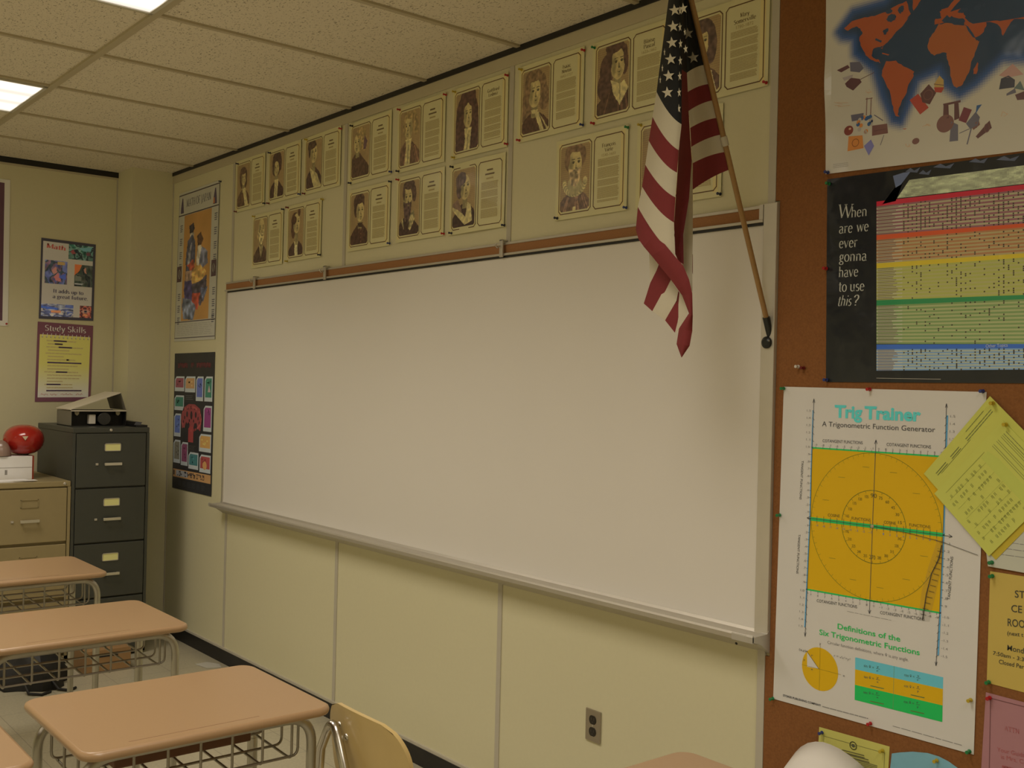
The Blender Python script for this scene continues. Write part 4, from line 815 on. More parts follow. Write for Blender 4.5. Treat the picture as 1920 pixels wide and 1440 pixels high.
sd = np.where(ins, D, -D); t1 = np.clip((sd+0.028)/0.030, 0, 1)[..., None]; t2 = np.clip((sd+0.006)/0.030, 0, 1)[..., None]; sm = lambda t: t*t*(3-2*t)
arr = base*(1-sm(t1))+sm(t1)*(mid*(1-sm(t2))+deep*sm(t2))
S.raster(0, 0, 1, 1, arr, 1)
land = qU(122, 54, 24); land2 = qU(120, 60, 26)
def rough(P, k=2, amp=0.0016, seed=1):
    r = random.Random(seed); out = []; P = [np.array(p) for p in P]
    for a, b_ in zip(P, P[1:]+P[:1]):
        for i in range(k): out.append(a+(b_-a)*i/k+np.array([r.uniform(-amp, amp), r.uniform(-amp, amp)])*(1 if i else .6))
    return out
for i, P in enumerate((NA, SA, AFR, MAD, EUR, GRL, AUS)): S.poly(rough(P_(*P), 3, .0014, i), land2 if i in (2,) else land, 2)
for i, P in enumerate(ISL): S.poly(rough(P_(*P), 2, .0008, i), land, 3)
for c, rx, ry in (((1672, 34), 9, 7), ((1661, 58), 5, 4), ((1668, 22), 6, 4), ((1690, 18), 5, 7), ((1806, 20), 9, 4), ((1834, 14), 5, 6), ((1846, 9), 3, 3), ((1660, 62), 3, 3)):
    p = fc(*c); S.poly(rough([(p[0]+rx*.0016*math.cos(a), p[1]+ry*.0015*math.sin(a)) for a in np.linspace(0, 2*PI, 9)[:-1]], 2, .002, rx), qU(28, 42, 48), 4)
S.poly(rough(P_((1766, 40), (1776, 30), (1790, 34), (1806, 34), (1812, 40), (1808, 46), (1790, 46), (1780, 42), (1772, 44)), 2, .003, 5), qU(28, 42, 48), 4)
S.poly(P_((1812, 48), (1816, 50), (1826, 64), (1830, 72), (1825, 70), (1816, 58)), qU(30, 44, 50), 4)
S.line(P_((1643, 74), (1652, 78)), .005, qU(28, 42, 48), 3); S.line(P_((1640, 96), (1646, 92), (1654, 88)), .004, qU(28, 42, 48), 3)
# pictures of measuring and counting things strewn along the bottom
BR = qU(70, 42, 34); BR2 = qU(88, 56, 42); GY = qU(74, 66, 60); RD = qU(126, 46, 30); OG = qU(150, 88, 34); BL = qU(40, 62, 76); TN = qU(136, 104, 48)
pl = lambda c, *p, L=3: S.poly(P_(*p), c, L)
pl(BR, (1570, 132), (1590, 122), (1594, 127), (1578, 136)); pl(GY, (1594, 117), (1612, 116), (1620, 128), (1612, 136), (1595, 134)); pl(BR, (1585, 157), (1596, 146), (1612, 148), (1616, 154), (1600, 170), (1588, 163)); S.line(P_((1608, 152), (1639, 136)), .0015, BR, 3); pl(qU(122, 104, 82), (1580, 146), (1600, 140), (1598, 146), (1584, 152))
for x in (1626, 1634): S.line(P_((x, 184), (x-1, 216)), .0022, BR2, 3)
S.line(P_((1624, 186), (1636, 184)), .002, BR2, 3)
pl(GY, (1596, 216), (1620, 212), (1619, 224), (1598, 228)); p = fc(1592, 245); S.ell(p, .014, .013, qU(92, 40, 26), 3); S.ell((p[0]+.004, p[1]+.004), .004, .003, qU(150, 110, 70), 4)
for i in range(16):
    x, y = random.uniform(1609, 1640), random.uniform(218, 250); S.ell(fc(x, y), .0055, .0055, random.choice((OG, BL, qU(128, 112, 84), BL, qU(36, 40, 50))), 4, 12)
pl(BR2, (1636, 236), (1664, 232), (1666, 250), (1636, 255)); S.line(P_((1640, 246), (1662, 242)), .0012, BR, 4); S.line(P_((1640, 216), (1656, 226)), .0022, GY, 3); S.line(P_((1658, 254), (1652, 272)), .0016, GY, 3)
pl(OG, (1592, 256), (1618, 254), (1620, 278), (1590, 284)); S.ring(fc(1605, 268), .010, .010, .0018, qU(110, 60, 26), 4, 20); pl(qU(92, 84, 110), (1621, 274), (1634, 262), (1640, 274), (1630, 292))
pl(RD, (1706, 188), (1722, 176), (1742, 202), (1726, 215)); pl(BR, (1726, 176), (1742, 158), (1756, 174), (1744, 196), (1730, 192)); S.ring(fc(1741, 178), .012, .012, .002, BR2, 4, 20); pl(TN, (1752, 158), (1762, 142), (1770, 150), (1770, 170), (1754, 168)); pl(RD, (1752, 164), (1771, 164), (1766, 174), (1754, 173), L=4); S.line(P_((1752, 158), (1770, 160)), .0015, BR, 4)
S.ell(fc(1773, 232), .0225, .022, BR2, 3); pl(BR, (1769, 195), (1802, 188), (1802, 192), (1770, 199)); pl(BR, (1770, 198), (1779, 197), (1780, 222), (1769, 222)); pl(BR, (1790, 194), (1798, 193), (1800, 222), (1790, 226)); pl(qU(84, 36, 34), (1808, 201), (1823, 206), (1812, 231), (1798, 226)); pl(GY, (1784, 228), (1797, 234), (1797, 264), (1781, 266)); pl(GY, (1812, 232), (1830, 210), (1838, 220), (1832, 240), (1818, 240)); pl(BL, (1832, 198), (1842, 196), (1836, 204), (1830, 214)); pl(BR2, (1820, 236), (1836, 226), (1838, 234), (1826, 244)); S.line(P_((1822, 240), (1814, 270)), .003, GY, 3); S.line(P_((1800, 250), (1822, 240)), .0018, GY, 3); pl(BR, (1830, 256), (1856, 226), (1860, 240), (1834, 260)); S.ring(fc(1851, 240), .006, .010, .0022, BR2, 4, 16)
pl(qU(134, 96, 72), (1874, 142), (1900, 120), (1920, 140), (1890, 146)); pl(qU(44, 42, 40), (1874, 168), (1878, 148), (1892, 142), (1904, 150), (1903, 164)); pl(GY, (1888, 176), (1904, 166), (1906, 174), (1888, 180)); pl(BR, (1904, 178), (1925, 170), (1930, 186), (1908, 188)); pl(qU(70, 76, 60), (1902, 166), (1914, 152), (1922, 170))
S.ell(fc(1718, 265), .010, .008, BR2, 3, 16)
for (x, y, s_) in ((1580, 196, 16), (1738, 236, 8), (1884, 214, 8), (1704, 274, 6), (1630, 172, 6)):
    for i in range(5): S.line([fc(x+random.uniform(-s_, s_), y+random.uniform(-5, 5)), fc(x+random.uniform(-s_, s_), y+random.uniform(-5, 5))], .001, qU(142, 108, 68), 3)
S.lines(fc(1563, 309), fc(1592, 305), fc(1563, 315), 3, .0012, qU(108, 94, 66), 3, .1)
o = S.build('world_map', on_cork, print_mat('varnished_map_print', 0.32, 0.5, coat=0.8, bump=0.45)); tag(o, 'world map poster with orange continents and dark blue oceans, top of the cork board', 'poster')
a = fc(1553.8, 323.8); push_pin('blue', a[0], a[1], 'blue push pin at the lower left corner of the world map', base=.0100)

# ------------------------------------------------------------------ cork board: black question poster
BP = C4((3.8315, 2.163), (4.720, 2.145), (4.735, 1.613), (3.842, 1.607))
S = Sheet(BP, qU(17, 17, 13), n=16, bulge=lambda a, z: 0.0008)
WT = qU(128, 116, 84)
for body, it, x0, y0, x1, y1, cap in (('W', 0, 1571, 409, 1599, 408, 24), ('hen', 0, 1596.5, 408, 1625.5, 405, 0), ('are', 0, 1573.5, 438, 1599, 436, 0), ('we', 0, 1606, 435, 1629, 433, 0), ('ever', 0, 1573.5, 465.5, 1608, 463, 0), ('gonna', 0, 1573.5, 491, 1625, 488.5, 0), ('have', 0, 1573, 520, 1609.5, 518, 0), ('to', 0, 1573, 547, 1588, 546.5, 0), ('use', 0, 1594, 546, 1621, 545, 0), ('this', .28, 1572, 574, 1597, 573, 0), ('?', .2, 1602, 573, 1612, 572, 0)):
    p0, p1 = fc(x0, y0), fc(x1, y1); S.text(serif(body, 1.12, it), p0, p1, .0365 if body == 'W' else .0275, WT, 3)
# the paper chart: a sketchy page top, then five coloured blocks of rows
pl = lambda c, *p, L=2: S.poly(P_(*p), c, L)
h, w_ = 26, 120; n1 = noise2(h, w_, 8, 77); n2 = noise2(h, w_, 26, 78); ar = (np.array((126, 120, 78.))*(1+.35*(n1-.5)[..., None])*(1+.2*(n2-.5)[..., None]))
def uv(a, z):
    u = (a-BP[3][0])/(BP[2][0]-BP[3][0]); return u, (z-(BP[3][1]+(BP[2][1]-BP[3][1])*u))/((BP[0][1]-BP[3][1])*(1-u)+(BP[1][1]-BP[2][1])*u)
ua, va = uv(*fc(1682, 372)); ub, vb = uv(*fc(1920, 310)); S.raster(ua, va, 0.975, vb, lin(np.clip(ar, 0, 255))/lin(REFS['UR'])*.8, 2)
pl(qU(17, 17, 13), (1655, 383), (1702, 320), (1680, 377), L=3); pl(qU(17, 17, 13), (1660, 330), (1716, 322), (1681, 374), (1660, 378), L=3)
pl(qU(74, 76, 78), (1675, 330), (1694, 324), (1708, 322), (1690, 346), (1680, 352), L=4)
for (x, y, s_) in ((1712, 318, 14), (1770, 310, 20), (1835, 300, 18), (1890, 296, 22), (1735, 322, 12)):
    pl(qU(62, 62, 60), (x-s_, y+4), (x-s_*.3, y-3), (x+s_*.2, y+2), (x+s_, y-4), (x+s_*.6, y+6), L=4)
def band(y0l, y1l, y0r, y1r, c, L=3):
    S.poly([fc(XLc, y0l), fc(1920, y0r), ext(y0r), ext(y1r), fc(1920, y1r), fc(XLc, y1l)], c, L)
XLc = 1644; UE = 4.708
def ext(yr):
    a = fc(1920, yr); return (UE, a[1]-(UE-a[0])*0.012)
ROWS = [  # header, block (left y0,y1; right y0,y1), header colour, stripe pair, number of rows, dot density
 ((378, 387, 346, 355), (387, 441, 355, 419), (140, 26, 30), ((104, 62, 52), (124, 108, 66)), 17, .55, (250, 20)),
 ((441, 450, 419, 426), (450, 494, 426, 475), (150, 56, 22), ((124, 80, 40), (126, 104, 56)), 14, .22, None),
 ((494, 503, 475, 483), (503, 563, 483, 553), (156, 120, 24), ((122, 113, 44), (124, 112, 54)), 19, .22, None),
 ((563, 573, 553, 561), (573, 645, 561, 645), (34, 88, 40), ((88, 98, 46), (118, 112, 60)), 23, .14, None),
 ((646, 655, 645, 653), (655, 695, 653, 693), (40, 66, 100), ((84, 100, 100), (122, 116, 80)), 15, .35, None)]
lab_u = 1681
for hd, bk, hc, sc_, nr, den, _x in ROWS:
    band(hd[0], hd[1], hd[2], hd[3], qU(*hc))
    for r_ in range(nr):
        t0, t1 = r_/nr, (r_+1)/nr
        yl0 = bk[0]+(bk[1]-bk[0])*t0; yl1 = bk[0]+(bk[1]-bk[0])*t1; yr0 = bk[2]+(bk[3]-bk[2])*t0; yr1 = bk[2]+(bk[3]-bk[2])*t1
        band(yl0, yl1, yr0, yr1, qU(*sc_[r_ % 2]))
        A0, A1 = np.array(fc(XLc, (yl0+yl1)/2)), np.array(fc(1920, (yr0+yr1)/2)); dd = (A1-A0)/np.linalg.norm(A1-A0); Lr = UE-A0[0]
        if r_ % 2: S.line([A0+dd*.002, A0+dd*.072], .0038, qU(*(np.array(sc_[1])*.55+np.array((140, 126, 94))*.45)), 4)
        S.lines(A0+dd*.004, A0+dd*(.045+random.random()*.020), A0+dd*.004, 1, .0017, qU(88, 70, 48), 5, .05)
        ncol = 66
        for cidx in range(ncol):
            pp = A0+dd*(.078+.0117*cidx)
            if pp[0] > UE-.008: break
            prob = den*(1.5 if cidx % 9 in (3, 4) else 0.85)*(1.5 if 32 < cidx < 47 else 1.0)*(.6+.8*random.random())
            if random.random() < min(.92, prob): S.rect((pp[0]-.0017, pp[1]-.0017), (pp[0]+.0017, pp[1]+.0017), qU(44, 36, 22), 4)
pp = fc(1642, 698); S.line([fc(1644, 709), fc(1764, 711)], .0012, qU(112, 98, 70), 3)
S.text(sans('Other Topics'), fc(1849, 652), fc(1890, 650), .0085, qU(126, 120, 96), 5)
o = S.build('question_poster', on_cork, M_GLOSS); tag(o, 'glossy black poster asking When are we ever gonna have to use this, with striped chart', 'poster')
for c, x, y, cor in (('green', 1556.3, 344.8, 'green push pin at the upper left corner of the black question poster'), ('red', 1551, 503.8, 'red push pin halfway down the left edge of the black question poster'), ('blue', 1551.9, 712.4, 'blue push pin at the lower left corner of the black question poster')):
    a = fc(x, y); push_pin(c, a[0], a[1], cor, base=.0105)
a = fc(1508, 690); push_pin('maroon', a[0], a[1], 'dark red push pin stuck in bare cork beside the whiteboard frame', base=.0085)
a = fc(1498, 687.5); push_pin('clear', a[0], a[1], 'whitish push pin stuck in bare cork left of the dark red one', base=.0085)

# ------------------------------------------------------------------ cork board: trigonometry poster
TQ = [fc(1470, 725), fc(1850, 735), fc(1826, 1415), fc(1450, 1310)]
qR = lambda *c: alb(c, 'R')
S = Sheet(TQ, qR(164, 150, 127), n=16, bulge=lambda a, z: 0.0010)
YEL = qR(169, 126, 8); GRN = qR(34, 140, 62); INK = qR(58, 54, 50); BLU = qR(72, 122, 140); CY = qR(74, 156, 172); GR = qR(112, 102, 88)
T = lambda x, y: fc(x, y)
S.poly([T(1523.5, 840), T(1773.3, 856.5), T(1768.9, 1003), T(1762.4, 1149), T(1514, 1105), T(1520.2, 972)], YEL, 1)
S.line([T(1523.5, 839.5), T(1773, 856.5)], .0042, GRN, 2); S.line([T(1514, 1105), T(1762.4, 1149)], .0042, GRN, 2)
S.line([T(1514, 971), T(1786, 1006)], .0013, INK, 5); S.line([T(1520.2, 972.5), T(1769, 1003)], .010, GRN, 3)
for p, e in ((T(1514, 971), T(1520, 968)), (T(1514, 971), T(1520, 975)), (T(1786, 1006), T(1780, 1002)), (T(1786, 1006), T(1780, 1008)), (T(1643, 825), T(1640.5, 832)), (T(1643, 825), T(1645.5, 832)), (T(1630.8, 1150), T(1628.5, 1144)), (T(1630.8, 1150), T(1633.5, 1144)), (T(1526.8, 748), T(1524.8, 755)), (T(1526.8, 748), T(1528.6, 755)), (T(1775.3, 757), T(1773.3, 764)), (T(1775.3, 757), T(1777, 764)), (T(1755.6, 1248), T(1754, 1241)), (T(1755.6, 1248), T(1757.6, 1241)), (T(1510.2, 1193), T(1508.6, 1186)), (T(1510.2, 1193), T(1512, 1186))): S.line([p, e], .0013, INK, 5)
S.line([T(1643, 825), T(1636.6, 987), T(1630.8, 1150)], .0014, INK, 5)
S.line([T(1526.8, 748), T(1523.5, 839), T(1520.2, 972), T(1514, 1105), T(1510.2, 1193)], .0014, INK, 5); S.line([T(1775.3, 757), T(1773, 856), T(1768.9, 1003), T(1762.4, 1149), T(1755.6, 1248)], .0014, INK, 5)
S.line([T(1525.3, 770), T(1523, 839), T(1519.2, 972), T(1513, 1105), T(1509.6, 1175)], .0036, BLU, 4); S.line([T(1777, 780), T(1774, 856), T(1770, 1003), T(1763.6, 1149), T(1759.8, 1228)], .0036, BLU, 4)
cc = np.array(T(1637.5, 988)); Rx = (T(1773, 856)[0]-T(1523.5, 840)[0])/2; Rz = (T(1637, 846)[1]-T(1637, 1128)[1])/2
S.ring(cc, Rx*.985, Rz*.985, .0013, qR(104, 92, 20), 2, 90); S.ring(cc, Rx*.485, Rz*.485, .0020, qR(112, 98, 22), 2, 60)
for k in range(72):
    a = 2*PI*k/72; r0, r1 = (.985, .955) if k % 2 else (.985, .94); S.line([cc+np.array([Rx*r0*math.cos(a), Rz*r0*math.sin(a)]), cc+np.array([Rx*r1*math.cos(a), Rz*r1*math.sin(a)])], .0008, qR(112, 98, 22), 2)
for k in range(24):
    a = 2*PI*k/24; S.line([cc+np.array([Rx*.485*math.cos(a), Rz*.485*math.sin(a)]), cc+np.array([Rx*.455*math.cos(a), Rz*.455*math.sin(a)])], .0009, qR(92, 80, 20), 2)
for k, t in enumerate((15, 30, 45, 60, 75, 90, 105, 120, 135, 150, 165, 180, 195, 210, 225, 240, 255, 270, 285, 300, 315, 330, 345)):
    if t in (0, 180): continue
    a = math.radians(t); c = cc+np.array([Rx*.41*math.cos(a), Rz*.41*math.sin(a)]); big = t in (90, 270); wd = .0105 if not big else .018
    S.text(sans(str(t)), c-np.array([wd/2, .004]), c+np.array([wd/2, -.004]), .008 if not big else .0115, qR(84, 72, 22), 4)
for k in range(1, 12):
    a = 2*PI*(k+.3)/12
    if abs(math.sin(a)) < .25: continue
    c = cc+np.array([Rx*.80*math.cos(a), Rz*.80*math.sin(a)]); S.lines(c-np.array([.010, 0]), c+np.array([.010, 0]), c-np.array([.01, .001]), 1, .0011, qR(120, 100, 24), 3, .05)
for tw, x0, y0, x1, y1 in (('Trig', 1566, 782, 1617, 784.3), ('Trainer', 1622, 784.7, 1727, 789.5)):
    S.text(sans(tw, .036), T(x0, y0), T(x1, y1), .0335, CY, 4)
    p0, p1 = np.array(T(x0, y0)), np.array(T(x1, y1)); dd = (p1-p0)/np.linalg.norm(p1-p0); up_ = np.array([-dd[1], dd[0]])
    for q0, q1, hh in ((-.001, .007, .0275), (.0265, .0345, .0275)):
        S.poly([p0+dd*q0+up_*hh, p0+dd*q1+up_*hh, p0+dd*q1+up_*(hh+.0055), p0+dd*q0+up_*(hh+.0055)], CY, 6)
S.text(sans('A Trigonometric Function Generator'), T(1542, 799), T(1754, 810.5), .0142, INK, 4)
for t, p, e, h in (('COTANGENT FUNCTIONS', (1543, 829), (1618, 833), .0085), ('COTANGENT FUNCTIONS', (1663, 836), (1746, 841), .0085), ('COSINE', (1553, 968), (1575, 970), .008), ('FUNCTIONS', (1597.5, 974), (1633, 978), .008), ('COSINE', (1658, 981.5), (1680, 984), .008), ('FUNCTIONS', (1705.5, 986.5), (1745, 991), .008), ('COTANGENT FUNCTIONS', (1532, 1128.6), (1607.5, 1140.5), .0085), ('COTANGENT FUNCTIONS', (1651, 1151), (1734, 1164), .0085), ('TANGENT FUNCTIONS', (1503.5, 863.5), (1499.5, 936), .0075), ('TANGENT FUNCTIONS', (1497.5, 1001.5), (1493.5, 1075), .0075), ('TANGENT FUNCTIONS', (1782, 1125), (1788, 1044), .0075)):
    S.text(sans(t), T(*p), T(*e), h, INK if 'T' in t[:2] or t[0] == 'C' and h > .008 else qR(78, 66, 24), 4)
def ticknum(p, e, labels, dx, dz, col, h=.006, tick=None):
    for k, t in enumerate(labels):
        f = k/max(1, len(labels)-1); x = p[0]+(e[0]-p[0])*f; y = p[1]+(e[1]-p[1])*f; a = np.array(T(x, y)); wd = .0042*len(t)
        if t: S.text(sans(t), a+np.array([dx-wd/2, dz]), a+np.array([dx+wd/2, dz]), h, GR, 4)
        if tick: S.line([a, a+np.array(tick)], .0009, INK, 5)
ticknum((1530.5, 840), (1766, 856), ['-9', '-8', '-7', '-6', '-5', '-4', '-3', '-2', '-1', '0', '1', '2', '3', '4', '5', '6', '7', '8', '9'], 0, .006, GR, tick=(0, .005))
ticknum((1532.5, 974), (1757, 1001.5), ['-9', '-8', '-7', '-6', '-5', '-4', '-3', '-2', '-1', '', '1', '2', '3', '4', '5', '6', '7', '8', '9'], 0, -.019, GR, tick=(0, -.010))
ticknum((1532.5, 974), (1757, 1001.5), ['']*19, 0, 0, GR, tick=(0, .010))
ticknum((1521, 1107), (1757, 1149), ['9', '8', '7', '6', '5', '4', '3', '2', '1', '0', '-1', '-2', '-3', '-4', '-5', '-6', '-7', '-8', '-9'], 0, -.014, GR, tick=(0, -.005))
ticknum((1524.8, 770), (1523, 838), ['1.5', '1.4', '1.3', '1.2', '1.1', '1.0'], -.013, -.003, GR, tick=(.006, -.006))
ticknum((1522.5, 852), (1519.6, 960), ['.9', '.8', '.7', '.6', '.5', '.4', '.3', '.2', '.1'], -.010, -.003, GR, tick=(-.004, 0))
ticknum((1518.6, 985), (1513.5, 1092), ['.1', '.2', '.3', '.4', '.5', '.6', '.7', '.8', '.9'], -.010, -.003, GR, tick=(-.004, 0))
ticknum((1512.6, 1108), (1509.5, 1175), ['1.0', '1.1', '1.2', '1.3', '1.4', '1.5'], -.013, -.003, GR, tick=(.006, -.006))
ticknum((1777, 780), (1774.5, 837), ['1.5', '1.4', '1.3', '1.2', '1.1'], .014, -.003, GR, tick=(-.006, -.006))
ticknum((1770, 1018), (1764.5, 1135), ['.1', '.2', '.3', '.4', '.5', '.6', '.7', '.8', '.9'], .012, -.003, GR, tick=(.005, 0))
ticknum((1763, 1155), (1760, 1228), ['-1.0', '-1.1', '-1.2', '-1.3', '-1.4', '-1.5'], .015, -.003, GR, tick=(-.006, -.006))
for x, y in ((1523.5, 842), (1519.5, 974)): pass
S.lines(T(1589, 1146), T(1672, 1163), T(1589, 1147), 1, .0010, GR, 3, .01)
S.text(sans('Definitions of the', .014), T(1571, 1178.7), T(1688.5, 1203), .0150, GRN, 4); S.text(sans('Six Trigonometric Functions', .014), T(1537, 1189.5), T(1725, 1228.5), .0150, GRN, 4)
S.text(sans('Circular function definitions, where θ is any angle.'), T(1552, 1206.5), T(1704, 1240), .0085, GR, 4)
c = np.array(T(1537.6, 1254.5)); r_ = T(1572, 1263)[0]-c[0]; S.ell(c, r_, r_*1.02, YEL, 2, 40)
S.poly([T(1513.9, 1223), T(1513.9, 1250), T(1535.5, 1254)], qR(164, 150, 127), 3); S.line([c+np.array([0, r_*1.15]), c-np.array([0, r_])], .0008, qR(120, 98, 20), 4); S.line([c-np.array([r_, 0]), c+np.array([r_*1.15, 0])], .0008, qR(120, 98, 20), 4)
S.line([T(1513.5, 1221), T(1536.5, 1254.5)], .0012, INK, 4); S.ell(T(1513.5, 1221), .0018, .0018, INK, 5, 10)
for t, p, e in (('(x,y)', (1499, 1219), (1511.5, 1222.5)), ('y', (1537, 1208), (1540, 1209)), ('x', (1581, 1268), (1584.5, 1269)), ('r', (1522, 1230), (1525, 1231)), ('y', (1507, 1238), (1510, 1239)), ('x', (1521, 1256), (1525, 1257))): S.text(sans(t), T(*p), T(*e), .0065, INK, 5)
S.text(sans('r = √x²+y²', 0, .2), T(1564, 1231), T(1595, 1239), .0075, GR, 4)
tb = [((1604.1, 1232.3), (1769, 1269.8)), ((1603.8, 1254.7), (1768.5, 1291.7)), ((1603.4, 1283.7), (1767.9, 1322.5)), ((1603, 1312), (1767.2, 1353.7))]
for k, cI in enumerate((qR(80, 142, 186), YEL, qR(24, 140, 58))):
    S.poly([T(*tb[k][0]), T(*tb[k][1]), T(*tb[k+1][1]), T(*tb[k+1][0])], cI, 2)
    for f, tx, nu, de in ((.10, ('sin θ =', 'tan θ =', 'sec θ =')[k], ('y', 'y', 'r')[k], ('r', 'x', 'x')[k]), (.56, ('cos θ =', 'cot θ =', 'csc θ =')[k], ('x', 'x', 'r')[k], ('r', 'y', 'y')[k])):
        a0, a1 = np.array(tb[k][0]), np.array(tb[k][1]); b0 = np.array(tb[k+1][0]); m0 = a0+(a1-a0)*f+(b0-a0)*(.62 if k == 0 else .42)
        S.text(sans(tx), T(*m0), T(m0[0]+19, m0[1]+4.3), .0075, qR(56, 70, 54), 4); q0 = m0+np.array([24, 5.5])
        S.line([T(q0[0]-1, q0[1]-2.5), T(q0[0]+6, q0[1]-1)], .0009, INK, 4); S.text(sans(nu), T(q0[0], q0[1]-4.5), T(q0[0]+4, q0[1]-3.6), .0055, qR(50, 60, 50), 4); S.text(sans(de), T(q0[0], q0[1]+3.5), T(q0[0]+4, q0[1]+4.4), .0055, qR(50, 60, 50), 4)
        if k: S.lines(T(m0[0]+13, m0[1]+15), T(m0[0]+38, m0[1]+20.5), T(m0[0]+13, m0[1]+15.5), 1, .0022, qR(84, 96, 44), 4, .02)
a0, a1 = T(1677, 1249), T(1675, 1330); S.line([a0, a1], .0009, qR(90, 110, 60), 3)
S.text(sans('STOKES PUBLISHING COMPANY', .02), T(1468.5, 1305), T(1540, 1324.5), .0058, INK, 4); S.lines(T(1543, 1324.5), T(1628, 1347), T(1543, 1325), 1, .0024, GR, 3, .01); S.lines(T(1674.8, 1361), T(1807, 1398), T(1674.8, 1361.5), 1, .0016, GR, 3, .01)
trig = S.build('trigonometry_poster', on_cork, print_mat('satin_poster_paper', 0.5, 0.4, bump=0.2)); tag(trig, 'large white Trig Trainer poster with a yellow square and graduated circle, pinned to the cork', 'poster')
# transparent swinging rule fixed to the circle
def on_cork3(p, d): return (p[0], -0.0088-d, p[1])
b = MB(); A_ = [T(1637, 986), T(1703, 999), T(1768, 1016), T(1835, 1041)]
def strip(mb, pts, w_, d):
    for p, e in zip(pts[:-1], pts[1:]):
        p = np.array(p); e = np.array(e); t = (e-p)/np.linalg.norm(e-p); n = np.array([-t[1], t[0]])*w_/2
        mb.add([on_cork3(x, d) for x in (p-n, e-n, e+n, p+n)], [(0, 1, 2, 3)])
strip(b, A_, .0012, .0042); strip(b, [T(1767, 1022), T(1762, 1047), T(1748, 1075), T(1738, 1115), T(1731, 1162)], .0022, .0042)
for k in range(12): x, y = 1764-32*k/11+4*math.sin(PI*k/11), 1034+118*k/11; strip(b, [T(x-5, y-1.5), T(x+6, y+1.5)], .0012, .0042)
arm = b.build('pointer_lines', mat('faint_black_ink', (0.05, 0.045, 0.035), .6), trig); arm['label'] = 'dark lines of the clear plastic rule'
b = MB(); P = [T(1771, 1012), T(1768, 1060), T(1754, 1120), T(1744, 1166), T(1722, 1163), T(1729, 1110), T(1742, 1062), T(1758, 1014)]
b.add([on_cork3(p, .0038) for p in P], [list(range(8))]); o = b.build('clear_rule', mat('grey_clear_plastic', (0.25, 0.23, 0.20), 0.3, alpha=0.13), trig); o['label'] = 'clear plastic sine rule'
b = MB(); b.lathe([(.005, 0), (.005, .0015), (.003, .003)], on_cork3(T(1636.6, 987), .003), (0, -1, 0), 12); b.build('rivet', mat('pale_rivet', (.5, .42, .3), .4), trig)
for c, x, y, cor in (('green', 1471.3, 728.5, 'upper left corner'), ('red', 1632.7, 730, 'top edge middle'), ('blue', 1844.7, 733.6, 'upper right corner'), ('green', 1463.6, 965.7, 'left edge middle'), ('green', 1450.8, 1309.3, 'lower left corner'), ('red', 1633.9, 1356, 'bottom edge middle'), ('green', 1819.4, 1408.3, 'lower right corner'), ('yellow', 1821.8, 1312, 'right edge')):
    a = fc(x, y); push_pin(c, a[0], a[1], '%s push pin at the %s of the white trigonometry poster' % (c, cor), base=.0105)

# ------------------------------------------------------------------ cork board: notices
M_NOTE = print_mat('plain_copy_paper', 0.7, 0.25, bump=0.1)
def curlf(c0, amp, rad): return lambda a, z: amp*max(0.0, 1-math.hypot(a-c0[0], z-c0[1])/rad)**1.5
# white sheet behind the yellow ones
S = Sheet([(4.262, 1.452), (4.490, 1.448), (4.494, 1.166), (4.303, 1.172)], qR(150, 140, 112), n=8)
S.lines((4.33, 1.235), (4.47, 1.235), (4.33, 1.205), 3, .0012, GR, 3); S.build('notice', on_cork, M_NOTE, lift=.0034); o = bpy.context.scene.objects['notice']; tag(o, 'white notice mostly hidden under the tilted yellow sheets', 'notice')
def tilted(T_, L_, B_, paper, lift, name, lab):
    T_, L_, B_ = [np.array(p) for p in (T_, L_, B_)]; R_ = T_+B_-L_
    S = Sheet([T_, R_, B_, L_], paper, n=14, bulge=lambda a, z: lift+0.0)
    return S, T_, L_, B_, R_
# golden sheet seen as a sliver below
S, T_, L_, B_, R_ = tilted((4.340, 1.512), (4.178, 1.322), (4.322, 1.190), qR(150, 124, 34), .0046, '', ''); o = S.build('notice', on_cork, M_NOTE); tag(o, 'golden yellow sheet showing as a sliver beneath the tilted pale yellow sheets', 'notice', 'tilted yellow sheets')
S, T_, L_, B_, R_ = tilted((4.300, 1.579), (4.136, 1.380), (4.276, 1.246), qR(155, 146, 60), .0060, '', '')
st = lambda u, v: T_+(L_-T_)*u+(R_-T_)*v
S.lines(st(.9, .12), st(.75, .12), st(.9, .15), 2, .0018, qR(92, 90, 46), 3, .05); S.lines(st(.68, .12), st(.55, .12), st(.68, .15), 2, .0018, qR(92, 90, 46), 3, .05); S.lines(st(.45, .12), st(.08, .12), st(.45, .15), 2, .0018, qR(92, 90, 46), 3, .02); S.lines(st(.40, .06), st(.14, .06), st(.4, .065), 1, .0016, qR(96, 94, 46), 3, .02); S.line([st(.86, .17), st(.42, .17)], .0009, qR(90, 88, 44), 3)
o = S.build('notice', on_cork, M_NOTE); tag(o, 'pale yellow sheet at the back of the tilted pair beside the trigonometry poster', 'notice', 'tilted yellow sheets')
S, T_, L_, B_, R_ = tilted((4.333, 1.522), (4.166, 1.333), (4.307, 1.197), qR(155, 147, 61), .0078, '', '')
for u0 in (.10, .16, .22): S.lines(st(u0, .12), st(u0, .9), st(u0+.02, .12), 2, .0010, qR(96, 94, 48), 3, .15, gaps=False)
S.lines(st(.05, .12), st(.05, .5), st(.08, .12), 2, .0013, qR(90, 88, 46), 3, .1)
S.poly([st(.28, .30), st(.28, .9), st(.40, .9), st(.40, .12), st(.31, .12)], qR(150, 146, 60), 2)
S.line([st(.90, .10), st(.34, .10)], .001, qR(120, 116, 50), 3)
